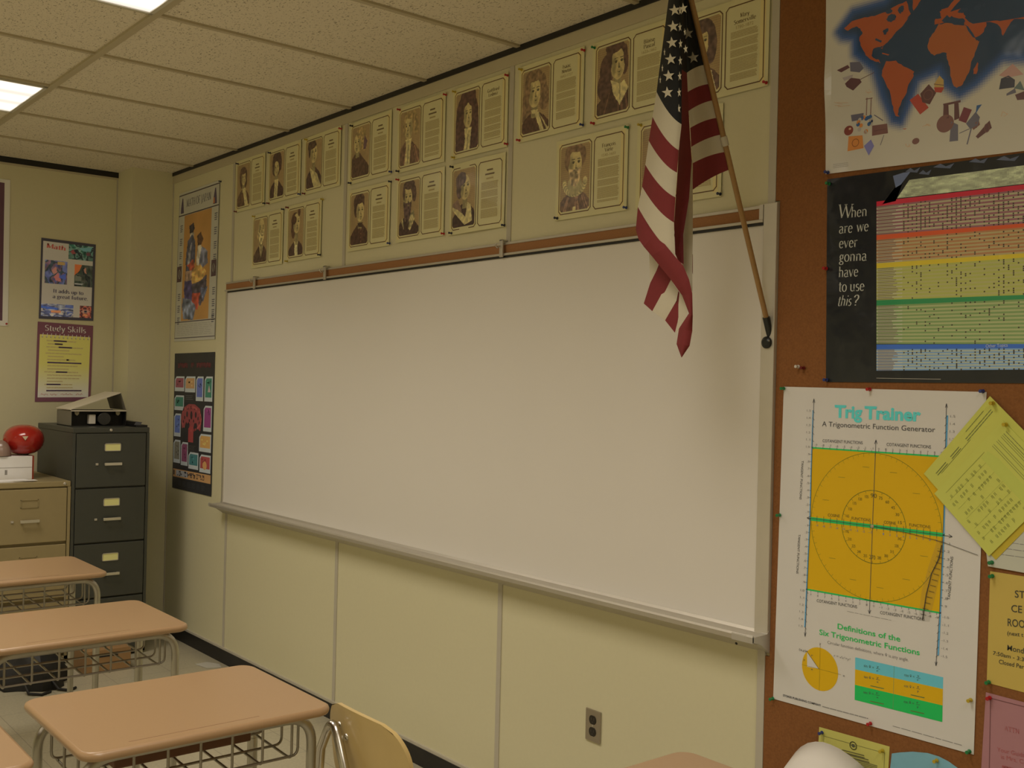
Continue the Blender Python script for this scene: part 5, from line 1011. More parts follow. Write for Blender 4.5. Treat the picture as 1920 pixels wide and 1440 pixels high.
for i in range(14):
    for j in range(9):
        if random.random() < .62: u, v = .42+.038*i, .16+.09*j; S.lines(st(u, v), st(u, v+.05), st(u+.012, v), 2, .0011, qR(122, 118, 54), 3, .3)
for i in range(5): v = .2+.15*i; S.line([st(.40, v), st(.92, v)], .0006, qR(130, 126, 56), 3)
o = S.build('notice', on_cork, M_NOTE); tag(o, 'front yellow printed schedule sheet, tilted, overlapping the right edge of the trigonometry poster', 'notice', 'tilted yellow sheets')
# yellow handwriting-style flyer
S = Sheet([fc(1856.5, 1071), (4.522, 1.160), (4.520, .888), fc(1850, 1280)], qR(152, 124, 54), n=10)
DK = qR(58, 52, 36)
for t, p, e, h in (('ST', (1903, 1120), (1922.5, 1122), .0175), ('CE', (1896.5, 1147), (1917, 1149.5), .0175), ('ROO', (1889.5, 1173.5), (1922, 1177.5), .0185), ('(next t', (1889, 1190.5), (1919, 1194), .0100), ('Mond', (1888.5, 1219), (1920, 1225.5), .0135), ('7:50am - 3:3', (1862, 1227.5), (1920, 1240), .0095), ('Closed Per', (1873, 1244), (1920, 1254.5), .0105)):
    S.text(sans(t, .008, .05), T(*p), T(*e), h, DK, 3)
o = S.build('flyer', on_cork, M_NOTE); tag(o, 'golden yellow flyer with opening hours, at the right edge above the pink one', 'notice')
# pink flyer
S = Sheet([fc(1848.5, 1298), (4.515, .866), (4.512, .575), (4.292, .575)], qR(132, 88, 80), n=10)
BD = qR(92, 56, 50); S.line([T(1855, 1440), T(1857.5, 1309), T(1920, 1325), (4.50, .84)], .0016, BD, 3); RDK = qR(134, 70, 62)
for t, p, e, h in (('ATTN', (1883, 1369), (1911, 1376), .0105), ('Your Guida', (1870, 1408.5), (1922, 1420), .0105), ('is Mrs. C', (1877, 1422), (1919, 1432), .0105)): S.text(serif(t, 1.1) if t == 'ATTN' else sans(t), T(*p), T(*e), h, RDK, 3)
S.lines(T(1880, 1436), T(1920, 1446), T(1880, 1438), 2, .003, RDK, 3)
o = S.build('flyer', on_cork, M_NOTE); tag(o, 'pink flyer with thin dark border, lower right corner of the photo', 'notice')
# small yellow certificate
S = Sheet([fc(1536, 1363), fc(1668, 1400), (4.046, .395), (3.836, .390)], qR(156, 142, 66), n=8)
S.line([(3.851, .410), T(1545, 1380), T(1659, 1412), (4.036, .41)], .0012, qR(110, 100, 52), 3)
c = T(1600, 1398); S.ring(c, .010, .010, .0022, qR(90, 84, 50), 4, 24); S.ell(c, .0045, .0045, qR(60, 58, 44), 4, 10); S.line([(c[0]-.007, c[1]), (c[0]+.007, c[1])], .0022, qR(80, 74, 46), 5)
S.lines(T(1580, 1406), T(1622, 1417), T(1580, 1410), 2, .0024, qR(86, 78, 44), 4, .05); S.lines(T(1583, 1413), T(1630, 1425), T(1583, 1417), 2, .0024, qR(86, 78, 44), 4, .05); S.lines(T(1600, 1423), T(1645, 1436), T(1600, 1432), 4, .0022, qR(96, 88, 48), 4, .1)
o = S.build('notice', on_cork, M_NOTE); tag(o, 'small yellow notice with a round black emblem under the trigonometry poster', 'notice')
# teal paper cut in an arch
b = MB(); P = [(4.063, .655), (4.085, .664), (4.12, .676), (4.16, .684), (4.19, .684), (4.215, .679), (4.243, .668), (4.262, .645), (4.27, .60), (4.27, .44), (4.06, .44), (4.058, .60)]
b.prism([(x, -.0100, z) for x, z in P], (0, -.0006, 0)); o = b.build('notice', mat('teal_construction_paper', qR(96, 128, 124), .75, var=.06)); tag(o, 'teal paper with an arched top, partly below the bottom edge of the photo', 'notice')
for c, x, y, cor in (('yellow', 1866.5, 756.3, 'yellow push pin at the top corner of the back tilted yellow sheet'), ('yellow', 1890.9, 796, 'yellow push pin at the top corner of the front tilted yellow sheet'), ('green', 1861.4, 1054.3, 'green push pin at the lower corner of the white notice under the yellow sheets'), ('green', 1862.2, 1079.8, 'green push pin at the upper left corner of the golden yellow flyer'), ('green', 1855.6, 1278.5, 'green push pin at the lower left corner of the golden yellow flyer'), ('red', 1857.4, 1308, 'red push pin at the upper left corner of the pink flyer'), ('blue', 1542.9, 1373.2, 'blue push pin at the upper left corner of the small yellow notice'), ('yellow', 1656.4, 1407, 'yellow push pin at the upper right corner of the small yellow notice'), ('yellow', 1758, 1425.4, 'yellow push pin in the teal arched paper')):
    a = fc(x, y); push_pin(c, a[0], a[1], cor, base=.0102 if 'tilted' not in cor else .018)
# white paper curling forward off the board
Yc = -0.055
sil = [(1476, 1452), (1479, 1432), (1484, 1418), (1492, 1406), (1503, 1396), (1517, 1388.5), (1532, 1386), (1546, 1387), (1560, 1392), (1577, 1401), (1594, 1414), (1608, 1427), (1624, 1444)]
top = [np.array(fw(x, y, Yc)) for x, y in sil]; n = len(top); G = []
for i in range(12):
    t = i/11; row = []
    for k in range(n):
        s_ = k/(n-1); bx = 3.79+.20*s_; base = np.array([bx, .36]); p = top[k]*(1-t)+base*t
        y = Yc-0.20*math.sin(min(1.0, t*2.2)*PI/2)*(1-.9*max(0, t-.45)/.55)-0.02*math.sin(PI*s_); row.append((p[0]+(p[0]-4.2)*y*.35, y, p[1]))
    G.append(row)
b = MB(); b.grid(G); o = b.build('curled_paper', mat('bright_white_paper', (.86, .84, .80), .6, var=.01)); m_ = o.modifiers.new('thickness', 'SOLIDIFY'); m_.thickness = .0012
tag(o, 'white paper sheet curling off the cork board in front of the small yellow notice', 'paper')

# ------------------------------------------------------------------ flag on its pole
PX = 3.655
def pole_pt(z): t = (z-1.722); return np.array([PX, -0.004-0.428*t, z])
fl = empty('flag', (PX, 0, 1.72)); tag(fl, 'stars and stripes flag hanging folded from a wooden pole on the whiteboard frame', 'flag')
def child(mb, name, m):
    mb.v = [(p[0]-PX, p[1], p[2]-1.72) for p in mb.v]; return mb.build(name, m, fl)
b = MB(); b.tube([pole_pt(1.750), pole_pt(2.30), pole_pt(2.785)], .0075, 14); child(b, 'pole', mat('varnished_pole_wood', (.40, .235, .085), .35, var=.12, scale=18))
b = MB(); e0 = pole_pt(2.785); b.lathe([(.0085, 0), (.006, .008), (.011, .018), (.008, .03), (.001, .042)], e0, (0, -.394, .919), 14); child(b, 'finial', mat('gold_finial', (.6, .42, .15), .3, metal=.8))
b = MB(); c = hit(1367, 267, 0, PX); b.tube([pole_pt(c[2]-.012), pole_pt(c[2]+.012)], .0098, 14); o = child(b, 'clip_ring', mat('milky_plastic', (.62, .58, .45), .4)); o['label'] = 'pale plastic ring on the pole'
br = empty('flag_pole_bracket', (PX, 0, 1.72)); tag(br, 'small dark round metal flag pole socket screwed to the whiteboard frame', 'bracket')
def bchild(mb, name, m):
    mb.v = [(p[0]-PX, p[1], p[2]-1.72) for p in mb.v]; return mb.build(name, m, br)
MB_IRON = mat('dark_cast_iron', (.045, .05, .05), .35, metal=.7)
b = MB(); b.lathe([(.017, 0), (.0175, .004), (.015, .007), (.009, .010)], (PX-.004, -.0205, 1.718), (0, -1, 0), 22); bchild(b, 'flange', MB_IRON)
b = MB(); P = [pole_pt(1.738), pole_pt(1.752), pole_pt(1.80)]; P = [p+np.array([-.002, -.014, 0]) for p in P]; b.tube([pole_pt(1.735), pole_pt(1.79)], .0105, 14); bchild(b, 'sleeve', MB_IRON)
b = MB(); b.lathe([(.0025, 0), (.002, .0015)], (PX+.008, -.0275, 1.722), (0, -1, 0), 10); bchild(b, 'screw', M_CHROME)
# cloth: folded panels joined along their edges
M_FW = mat('flag_white_cotton', (.60, .555, .42), .85, var=.04, scale=400, bump=.1); M_FR = mat('flag_red_cotton', (.20, .024, .026), .85, var=.1, scale=400, bump=.1); M_FB = mat('flag_blue_cotton', (.010, .012, .0135), .85, var=.1, scale=400, bump=.1)
FM = [M_FW, M_FR, M_FB, mat('flag_star_white', (.68, .64, .50), .85)]
cl = MB()
def P3(x, y, Y): return hit(x, y, 1, Y)
def edge_interp(E, t):
    k = min(int(t), len(E)-2); f = t-k; return tuple(E[k][i]+(E[k+1][i]-E[k][i])*f for i in range(3))
def panel(Lp, Rp, cols, ns=10, sub=4, sag=0.0, belly=0.0, wave=0.0):
    """Lp, Rp: edge points (x, y, depth) at the stripe boundaries; cols: material per stripe"""
    for k, c in enumerate(cols):
        rows = []
        for i in range(sub+1):
            t = k+i/sub; l = edge_interp(Lp, t); r = edge_interp(Rp, t); row = []
            for j in range(ns+1):
                s_ = j/ns; bl = 4*s_*(1-s_); x = l[0]+(r[0]-l[0])*s_; y = l[1]+(r[1]-l[1])*s_+sag*bl; Y = l[2]+(r[2]-l[2])*s_-belly*math.sin(PI*s_)-wave*math.sin(s_*2.5*PI)
                row.append(P3(x, y, Y))
            rows.append(row)
        cl.grid(rows, c)
W_, R_, B_ = 0, 1, 2
pd = lambda x, y: (x, y, float(hit(x, y, 0, PX)[1])+.004)
# front bundle
LB = [(1262, -66, -.43), (1231, 172, -.455), (1223.5, 219, -.455), (1216.5, 264, -.455), (1210, 309, -.455), (1204, 350, -.455), (1196, 388, -.455)]
RB = [(1279, -66, -.44), (1278, 233, -.475), (1272.5, 281.5, -.475), (1269.6, 323.7, -.475), (1266.6, 370, -.475), (1263.7, 417, -.475), (1265, 479, -.475)]
panel(LB, RB, [B_, W_, R_, W_, R_, W_], 12, 6, 9, .030, .004)
# last stripe sweeping down to the tail
U13 = [(1196, 388, -.455), (1212, 412, -.475), (1229.7, 437, -.49), (1250, 462, -.49), (1265, 480, -.485), (1281, 498, -.48), (1292, 524, -.475), (1298, 550, -.47), (1299, 592, -.465)]
L13 = [(1192, 430, -.455), (1197, 448, -.475), (1207, 462.5, -.49), (1222, 480, -.49), (1238, 500, -.485), (1258, 524.5, -.48), (1271, 543, -.475), (1279, 554, -.47), (1292, 588, -.465)]
panel(U13, L13, [R_]*8, 5, 3, 0, .006)
panel([(1299, 592, -.465), (1298, 621, -.455), (1293, 648.5, -.455), (1278.5, 670, -.455)], [(1292, 587, -.465), (1273, 616, -.455), (1268.5, 645, -.455), (1277.5, 670, -.455)], [R_]*3, 5, 3, 0, .01)
# inner layer crossing the other way below
panel([(1217, 470, -.43), (1219, 531, -.43), (1207, 569, -.43)], [(1240, 495, -.43), (1236, 497, -.43), (1232, 505, -.43)], [W_, R_], 5, 3)
cl.grid([[P3(*p) for p in r] for r in ([(1236, 494, -.432), (1248, 508, -.432), (1259, 522, -.432)], [(1222, 530, -.436), (1236, 540, -.436), (1246, 549, -.436)], [(1207, 569, -.438), (1216, 577, -.440), (1223, 583.5, -.438)])], R_)
cl.grid([[P3(*p) for p in r] for r in ([(1256, 520, -.431), (1264, 534, -.431), (1272, 545, -.431)], [(1238, 556, -.437), (1256, 566, -.440), (1268.5, 563.6, -.437)], [(1223, 583.5, -.438), (1236, 593, -.441), (1247, 600.6, -.438)])], W_)
cl.grid([[P3(*p) for p in r] for r in ([(1271, 544, -.431), (1275, 550, -.431)], [(1266, 568, -.436), (1272, 578, -.436)], [(1256, 585, -.438), (1272, 598, -.438)], [(1247, 600.6, -.438), (1265.5, 624, -.438)])], R_)
cl.grid([[P3(*p) for p in r] for r in ([(1274, 548, -.440), (1281, 552, -.440)], [(1272, 572, -.440), (1289, 580, -.440)], [(1272, 595, -.440), (1286, 600, -.440)], [(1267, 624, -.440), (1274, 617, -.440)])], W_)
# panel along the hoist
LA = [(1284.5, -60, -.41), (1287, 137, -.36), (1288.5, 173, -.345), (1291, 208, -.33), (1294, 240, -.315), (1296, 275.5, -.30), (1299, 306, -.285), (1298.6, 356, -.265)]
RA = [pd(1276, -60), pd(1329, 121), pd(1338, 157), pd(1344.5, 187), pd(1352, 220), pd(1359.5, 251), pd(1367.5, 284), pd(1374, 316)]
panel(LA, RA, [B_, W_, R_, W_, R_, W_, R_], 12, 5, -4, .006, .006)
# dark fold between the hoist panel and the front bundle, and the pale layer behind it
panel([(1279, -66, -.44), (1278, 130, -.46), (1276, 240, -.47), (1270, 330, -.47), (1264, 418, -.47), (1266, 476, -.465), (1272, 490, -.46)], [(1284.5, -60, -.41), (1288, 137, -.37), (1291, 208, -.36), (1297, 300, -.355), (1292, 372, -.40), (1281, 440, -.43), (1282, 496, -.44)], [B_, R_, R_, R_, R_, R_], 4, 5, 0, -.012)
panel([(1294, 290, -.345), (1288, 372, -.36), (1278, 440, -.38), (1276, 476, -.39), (1280, 500, -.41)], [(1298.5, 302, -.33), (1299, 372, -.345), (1299, 440, -.36), (1298, 500, -.39), (1298.5, 548, -.42)], [W_]*4, 5, 4, 0, .006)
panel([(1296, 500, -.33), (1297, 470, -.33)], [(1299, 515, -.33), (1299, 478, -.33)], [R_], 2, 2)
def star(x, y, Y, r, sx=1.0, rot=0.0):
    P = []
    for k in range(10):
        a = PI/2+rot+k*PI/5; rr = r if k % 2 == 0 else r*.40; P.append(P3(x+rr*sx*math.cos(a), y-rr*math.sin(a), Y))
    c_ = P3(x, y, Y); cl.add([c_]+P, [(0, k+1, (k+1) % 10+1) for k in range(10)], 3)
for (x, y) in ((1268.5, -43), (1267, -12), (1265, 19), (1262.3, 49.5), (1260, 80), (1257.5, 111), (1254, 142), (1251.5, 173.5)): star(x, y, -.489, 11.5, .98, .12)
for (x, y) in ((1275, 20), (1275, 51), (1276, 82), (1275.5, 114), (1274.5, 143), (1273.5, 173.5), (1273, 204)): star(x, y, -.484, 9.5, .40, .1)
for (x, y) in ((1246, 98), (1242, 128), (1238, 150)): star(x, y, -.480, 8, .22)
for (x, y, r, sx) in ((1283, -14, 10, .7), (1281.5, 16, 11, .75), (1290, 63, 11.5, .9), (1285.5, 92, 9, .5), (1300, 108, 11.5, 1.0), (1284, 60, 8, .3), (1290, -45, 10, .8)): star(x, y, float(hit(x, y, 0, PX)[1])-.105 if x < 1286 else -.400+.0004*(y-60), r, sx, .15)
o = child(cl, 'cloth', FM)

# ------------------------------------------------------------------ filing cabinets
XF = -0.45
def cabinet(name, y0, y1, H, drawers, body, lab, card, label_frame_only=False):
    c = empty(name, ((XL+XF)/2+.01, (y0+y1)/2, 0)); ox, oy = c.location.x, c.location.y
    def put(mb, nm, m, par=c):
        mb.v = [(p[0]-ox, p[1]-oy, p[2]) for p in mb.v]; return mb.build(nm, m, par)
    b = MB(); b.box((XL+.022, y0, 0.012), (XF-.018, y1, H-.03)); b.box((XL+.022, y0+.004, 0), (XF-.03, y1-.004, .02))
    b.box((XL+.018, y0, H-.03), (XF, y1, H), 0, .004); b.box((XF-.018, y0, .012), (XF, y0+.016, H-.03)); b.box((XF-.018, y1-.016, .012), (XF, y1, H-.03)); b.box((XF-.018, y0, .012), (XF, y1, .045))
    put(b, 'body', body)
    ym = (y0+y1)/2+.004
    for (z0, z1) in drawers:
        b = MB(); b.box((XF-.016, y0+.020, z0+.005), (XF+.004, y1-.020, z1-.005), 0, .003); d = put(b, 'drawer', body)
        zl = z1-.082; b = MB(); w_, h_, t_ = .045, .022, .004
        for (a, e) in (((-w_, -h_), (w_, -h_+t_)), ((-w_, h_-t_), (w_, h_)), ((-w_, -h_), (-w_+t_, h_)), ((w_-t_, -h_), (w_, h_))): b.box((XF+.004, ym+a[0], zl+a[1]), (XF+.0075, ym+e[0], zl+e[1]))
        put(b, 'label_holder', M_ALU if not label_frame_only else body, d)
        if card:
            b = MB(); b.box((XF+.004, ym-w_+t_, zl-h_+t_), (XF+.0055, ym+w_-t_, zl+h_-t_)); o_ = put(b, 'label_card', mat('yellowed_card', alb((140, 114, 52), 'LW'), .7), d)
        zh = z1-.175; b = MB(); b.box((XF+.020, ym-.048, zh-.008), (XF+.026, ym+.048, zh+.008), 0, .002)
        b.box((XF+.003, ym-.044, zh-.006), (XF+.022, ym-.036, zh+.006)); b.box((XF+.003, ym+.036, zh-.006), (XF+.022, ym+.044, zh+.006)); put(b, 'handle', mat('bright_nickel', (.72, .70, .62), .3, metal=.8), d)
        b = MB(); b.box((XF+.003, ym-.092, zh-.006), (XF+.009, ym-.078, zh+.006), 0, .001); put(b, 'latch', M_ALU, d)
    b = MB(); b.lathe([(.008, 0), (.008, .003), (.005, .004)], (XF, y1-.032 if label_frame_only else ym-.01, H-.014), (1, 0, 0), 14); put(b, 'lock', M_ALU)
    tag(c, lab, 'filing cabinet'); return c
M_GREY = mat('charcoal_enamel', (.060, .065, .055), .42, var=.06); M_TAN = mat('tan_enamel', (.35, .285, .145), .42, var=.04)
cabinet('filing_cabinet', -.700, -.276, 1.290, [(.954-.307*k, 1.262-.307*k) for k in range(4)], M_GREY, 'tall dark grey four-drawer filing cabinet with pale label cards, in the corner', True)
cabinet('filing_cabinet', -1.136, -.704, 1.000, [(.668-.306*k, .968-.306*k) for k in range(3)], M_TAN, 'lower tan filing cabinet at the left edge beside the dark grey one', False, True)
# box with a tilted white lid on the grey cabinet
bx = empty('storage_box', (-.74, -.51, 1.290)); tag(bx, 'black box with tilted white lid and a round lens inside, on the dark filing cabinet', 'box')
def bput(mb, nm, m, par=bx, loc=(-.74, -.51, 1.290)):
    mb.v = [(p[0]-loc[0], p[1]-loc[1], p[2]-loc[2]) for p in mb.v]; return mb.build(nm, m, par)
M_BLK = mat('matt_black_board', (.012, .012, .012), .6, var=.2); M_GRYB = mat('grey_board', (.20, .19, .15), .6); M_WBD = mat('white_board_lid', (.74, .69, .56), .5)
b = MB(); x0, x1, y0, y1, z0, z1 = -.88, -.62, -.662, -.352, 1.290, 1.378
b.box((x0, y0, z0), (x1, y1, z0+.004), 0); b.box((x0, y0, z0), (x0+.004, y1, z1), 0); b.box((x0, y1-.004, z0), (x1, y1, z1), 0); b.box((x0, y0, z0), (x1, y0+.004, z1), 1); b.box((x0+.004, y0+.004, z1-.004), (x1, y1-.004, z1), 0); b.box((x1-.06, y0+.004, z0+.004), (x1-.056, y1-.004, z1-.004), 0)
bput(b, 'carton', [M_BLK, M_GRYB])
b = MB(); b.box((x1-.002, y0, z1-.003), (x1+.003, y1, z1+.003)); bput(b, 'rim', M_WBD)
b = MB(); b.prism([(x0-.004, y0-.006, z1+.004), (x1+.006, y0-.006, z1+.004), (x1+.006, y0+.272, z1+.102), (x0-.004, y0+.272, z1+.102)], (0, -.0015, .005)); lid = bput(b, 'lid', M_WBD)
b = MB(); b.prism([(x0-.004, y0+.272, z1+.104), (x1+.004, y0+.272, z1+.104), (x1+.004, y1-.006, z1+.006), (x0-.004, y1-.006, z1+.006)], (0, .003, 0)); bput(b, 'lid_flap', M_GRYB, lid)
b = MB(); b.lathe([(.036, 0), (.036, .050), (.032, .052), (.032, .040), (.0, .040)], (x1-.056, -.475, 1.332), (1, 0, 0), 28); le = bput(b, 'lens', mat('lens_black', (.015, .015, .014), .2))
b = MB(); b.lathe([(.0365, .0), (.0365, .003), (.0335, .003)], (x1-.006, -.475, 1.332), (1, 0, 0), 28); bput(b, 'lens_ring', mat('dull_ring', (.03, .03, .028), .25), le)
b = MB(); b.prism([(x1-.0155, -.500, 1.332), (x1-.0155, -.470, 1.325), (x1-.0155, -.462, 1.338), (x1-.0155, -.478, 1.352), (x1-.0155, -.498, 1.350)], (.001, 0, 0)); bput(b, 'lens_glint', mat('painted_glint', (.85, .78, .52), .2), le)  # pale patch painted as the glint on the lens
b = MB(); b.box((x1-.056, -.556, 1.302), (x1-.016, -.520, 1.356), 0, .003); bput(b, 'white_sleeve', mat('white_sleeve_card', (.80, .76, .68), .6))
for yy_ in (-.622, -.392):
    b = MB(); b.prism([(x1-.030, yy_-.012, 1.372), (x1-.030, yy_+.014, 1.372), (x1-.030, yy_+.012, 1.358), (x1-.030, yy_+.002, 1.350), (x1-.030, yy_-.010, 1.358)], (.002, 0, 0)); bput(b, 'clip', mat('pale_patch', (.62, .56, .38), .5))  # two small pale patches near the top of the box front
b = MB(); b.prism([(-.86, -.348, 1.2905), (-.470, -.348, 1.2905), (-.470, -.282, 1.2905), (-.80, -.282, 1.2905)], (0, 0, .012)); b.prism([(-.80, -.348, 1.3025), (-.50, -.348, 1.3025), (-.480, -.318, 1.3025), (-.78, -.300, 1.3025)], (0, .008, .016)); o = b.build('folder', mat('black_vinyl_folder', (.010, .010, .012), .4)); tag(o, 'flat black folder lying on the dark filing cabinet, right of the box', 'folder')
# things on the tan cabinet
wbx = empty('paper_box', (-.76, -1.0, 1.0)); tag(wbx, 'white carton with a red end standing on the tan filing cabinet', 'box')
b = MB(); b.box((-.90, -1.130, 1.0), (-.62, -.860, 1.128), 0, .002); bput(b, 'carton', mat('white_carton', alb((128, 114, 98), 'LW'), .6), wbx, (-.76, -1.0, 1.0))
b = MB(); b.box((-.90, -.860, 1.0), (-.618, -.852, 1.130)); bput(b, 'red_end', mat('red_carton_end', (.30, .055, .025), .6), wbx, (-.76, -1.0, 1.0))
b = MB(); b.box((-.6195, -1.128, 1.066), (-.619, -.862, 1.068)); bput(b, 'lid_line', mat('grey_crease', (.3, .28, .25), .6), wbx, (-.76, -1.0, 1.0))
b = MB()
for i in range(4):
    for j in range(4):
        if (i*7+j*3) % 3: b.box((-.6195, -1.006+.0065*i, 1.030+.0065*j), (-.619, -1.001+.0065*i, 1.035+.0065*j))
bput(b, 'printed_mark', mat('grey_print', (.16, .15, .13), .6), wbx, (-.76, -1.0, 1.0))
hl = empty('helmet', (-.73, -.880, 1.130)); tag(hl, 'glossy red rounded helmet with ribbed sides and pale triangle, on the white carton', 'helmet')
G = []
for i in range(25):
    ph = -PI/2+PI*i/24; row = []
    for j in range(37):
        th = 2*PI*j/36; rr = math.cos(ph)**.8*(1+.018*math.sin(ph*26)*(1 if -.8 < ph < .25 else 0)); row.append((-.73+.125*rr*math.cos(th), -.880+.105*rr*math.sin(th), 1.214+.083*math.sin(ph)))
    G.append(row)
b = MB(); b.grid(G); bput(b, 'shell', mat('glossy_red_plastic', (.40, .018, .012), .16, coat=.4, var=.05), hl, (-.73, -.880, 1.130))
b = MB(); b.prism([(-.612, -.918, 1.238), (-.609, -.888, 1.238), (-.605, -.904, 1.216)], (.003, 0, 0)); bput(b, 'mark', mat('pale_triangle', (.62, .52, .36), .4), hl, (-.73, -.880, 1.130))  # flat pale triangle on the front of the shell
G = []
for i in range(13):
    ph = PI*i/12*.5; G.append([(-.66+.05*math.cos(ph)*math.cos(2*PI*j/20), -1.012+.052*math.cos(ph)*math.sin(2*PI*j/20), 1.131+.085*math.sin(ph)) for j in range(21)])
b = MB(); b.grid(G); o = b.build('plastic_dome', mat('cloudy_plastic', (.30, .21, .17), .2, var=.3, scale=8)); tag(o, 'cloudy plastic dome in front of the red helmet, at the left edge', 'dome')
b = MB(); b.lathe([(.002, 0), (.03, .004), (.05, .03), (.052, .055), (.04, .085), (.015, .10), (.002, .102)], (-.80, -1.04, 1.128), (0, 0, 1), 24); o = b.build('ball', mat('orange_rubber', (.48, .13, .035), .4)); tag(o, 'orange ball behind the red helmet, at the left edge of the photo', 'ball')
for k, (dz, rz_) in enumerate(((0, 0.0),)):
    b = MB(); b.prism([(-.575, -1.12, 1.0005), (-.470, -1.10, 1.0005), (-.485, -.885, 1.0005), (-.590, -.910, 1.0005)], (0, 0, .006)); b.prism([(-.56, -1.09, 1.0068), (-.485, -1.09, 1.0068), (-.466, -.872, 1.0068), (-.52, -.875, 1.0068)], (.0, 0, .0015)); o = b.build('paper_stack', mat('white_copy_paper', alb((134, 122, 104), 'LW'), .7)); tag(o, 'low stack of white paper on the tan cabinet in front of the white carton', 'paper')

# ------------------------------------------------------------------ desks and chairs
M_TOP = mat('pink_beige_laminate', (.42, .272, .145), .33, var=.03, scale=140, coat=.15)
M_LEG = mat('galvanised_tube', (.46, .445, .39), .32, metal=.9, var=.1)
DW, DD = .505, .625
def make_desk():
    r = empty('student_desk')
    b = MB(); slab(b, 0, 0, .728, .750, DW, DD, .045, .009); b.build('desk_top', M_TOP, r)
    b = MB(); b.box((DW/2-.0385, -.20, .7500), (DW/2-.037, .12, .7503)); b.build('edge_groove', mat('dark_laminate_seam', (.25, .14, .08), .5), r)
    for sx in (.170, -.170):
        yl = .290; A = (sx, -yl, .012); B1 = (sx, -yl, .710); C1 = (sx, yl, .710); D1 = (sx, yl, .012)
        b = MB(); b.tube([A]+[tuple(p) for p in bend(A, B1, C1, .075, 9)]+[tuple(p) for p in bend(B1, C1, D1, .075, 9)]+[D1], .0128, 14); b.build('leg_frame', M_LEG, r)
        for sy in (-1, 1):
            b = MB(); b.lathe([(.014, 0), (.017, .004), (.016, .016), (.013, .020)], (sx, sy*yl, 0), (0, 0, 1), 14); b.build('foot', mat('grey_glide', (.12, .115, .10), .5), r)
            b = MB(); b.tube([(sx, sy*yl, .30), (sx, sy*yl, .56)], .0142, 14); b.build('leg_sleeve', M_LEG, r)
    for sy in (-.255, .255):
        b = MB(); b.tube([(-.170, sy, .716), (.170, sy, .716)], .009, 10); b.build('crossbar', M_LEG, r)
    b = MB(); zb = .600
    for k in range(7):
        y = -.245+.0815*k; pa = [(.150, y, .712)]+[tuple(p) for p in bend((.150, y, .712), (.150, y, zb), (-.160, y, zb+.010), .018, 4)]+[(-.160, y, zb+.010)]; b.tube(pa, .0036, 7)
    for i, x in enumerate((.150, .060, -.045, -.150)):
        z = zb+.0036*2-(0 if i else .0)+.010*(.15-x)/.31; e1, e2 = (x, -.262, .712), (x, .262, .712); p1, p2 = (x, -.262, z), (x, .262, z)
        b.tube([e1]+[tuple(p) for p in bend(e1, p1, p2, .020, 4)]+[tuple(p) for p in bend(p1, p2, e2, .020, 4)]+[e2], .0036, 7)
    b.build('wire_basket', M_WIRE, r)
    return r
desk = make_desk(); desk.location = (2.922, -1.440, 0); tag(desk, 'student desk with pink-beige top, wholly in view in the foreground', 'desk', 'student desks with wire baskets')
for (x, y, lab) in ((1.868, -1.385, 'student desk behind the foreground one, its far corner near the baseboard'), (.765, -1.290, 'farthest student desk, right in front of the filing cabinets'), (2.905, -2.150, 'student desk at the bottom left corner, only the edge of its top showing'), (4.158, -.945, 'nearest student desk, a rounded corner of its top rising at the bottom edge')):
    o = dup(desk, (x, y, 0)); tag(o, lab, 'desk', 'student desks with wire baskets')
ch = empty('school_chair', (3.20, -.90, 0)); tag(ch, 'plywood school chair with chrome tube frame, turned to the whiteboard beside the foreground desk', 'chair')
M_PLY = mat('varnished_plywood', (.66, .50, .215), .35, var=.07, scale=14, coat=.2)
def cput(mb, nm, m, par=ch):
    mb.v = [(p[0]-3.20, p[1]+.90, p[2]) for p in mb.v]; return mb.build(nm, m, par)
def shell(outline, f, th, nrm):
    b = MB(); n = len(outline); P = [np.array(f(*q)) for q in outline]; N = np.array(nrm)*th
    return P, N
b = MB(); G = []; nx, nz = 22, 14
def back_pt(u, v):
    # u -1..1 across, v 0..1 up; rounded upper corners
    hw = .192; z = .505+.215*v; cr = .085; lim = hw
    dzv = (1-v)*.215
    if dzv < cr: lim = hw-cr+math.sqrt(max(0, cr*cr-(cr-dzv)**2))
    dzb = v*.215
    if dzb < .05: lim = min(lim, hw-.05+math.sqrt(max(0, .05**2-(.05-dzb)**2)))
    x = u*lim; y = -1.070+.035*(1-(x/hw)**2)*.0-.030*(v-.5)+.028*(x/hw)**2*1.0; return (3.20+x, y, z+.012*(1-(x/hw)**2))
for s_ in (0, 1):
    G = [[tuple(np.array(back_pt(-1+2*i/nx, j/nz))+np.array([0, .012*s_, 0])) for i in range(nx+1)] for j in range(nz+1)]; b.grid(G)
for (fa, fb) in ((lambda t: (-1, t), None), (lambda t: (1, t), None), (lambda t: (-1+2*t, 0), None), (lambda t: (-1+2*t, 1), None)):
    R = [back_pt(*fa(k/22)) for k in range(23)]; b.grid([R, [(p[0], p[1]+.012, p[2]) for p in R]])
cput(b, 'backrest', M_PLY)
b = MB(); slab(b, 3.20, -.885, .428, .442, .385, .37, .08, .005); cput(b, 'seat', M_PLY)
rear = -1.095
b = MB(); L1 = (3.010, -1.10, .012); pts = [(3.015, -1.085, .018), (3.030, rear, .45), (3.045, rear, .60)]+[tuple(p) for p in bend((3.045, rear, .60), (3.098, rear+.004, .700), (3.172, rear, .580), .055, 9)]+[(3.172, rear, .580), (3.225, -1.09, .44), (3.235, -1.07, .415)]
b.tube(pts, .0125, 14); cput(b, 'back_support', M_CHROME)
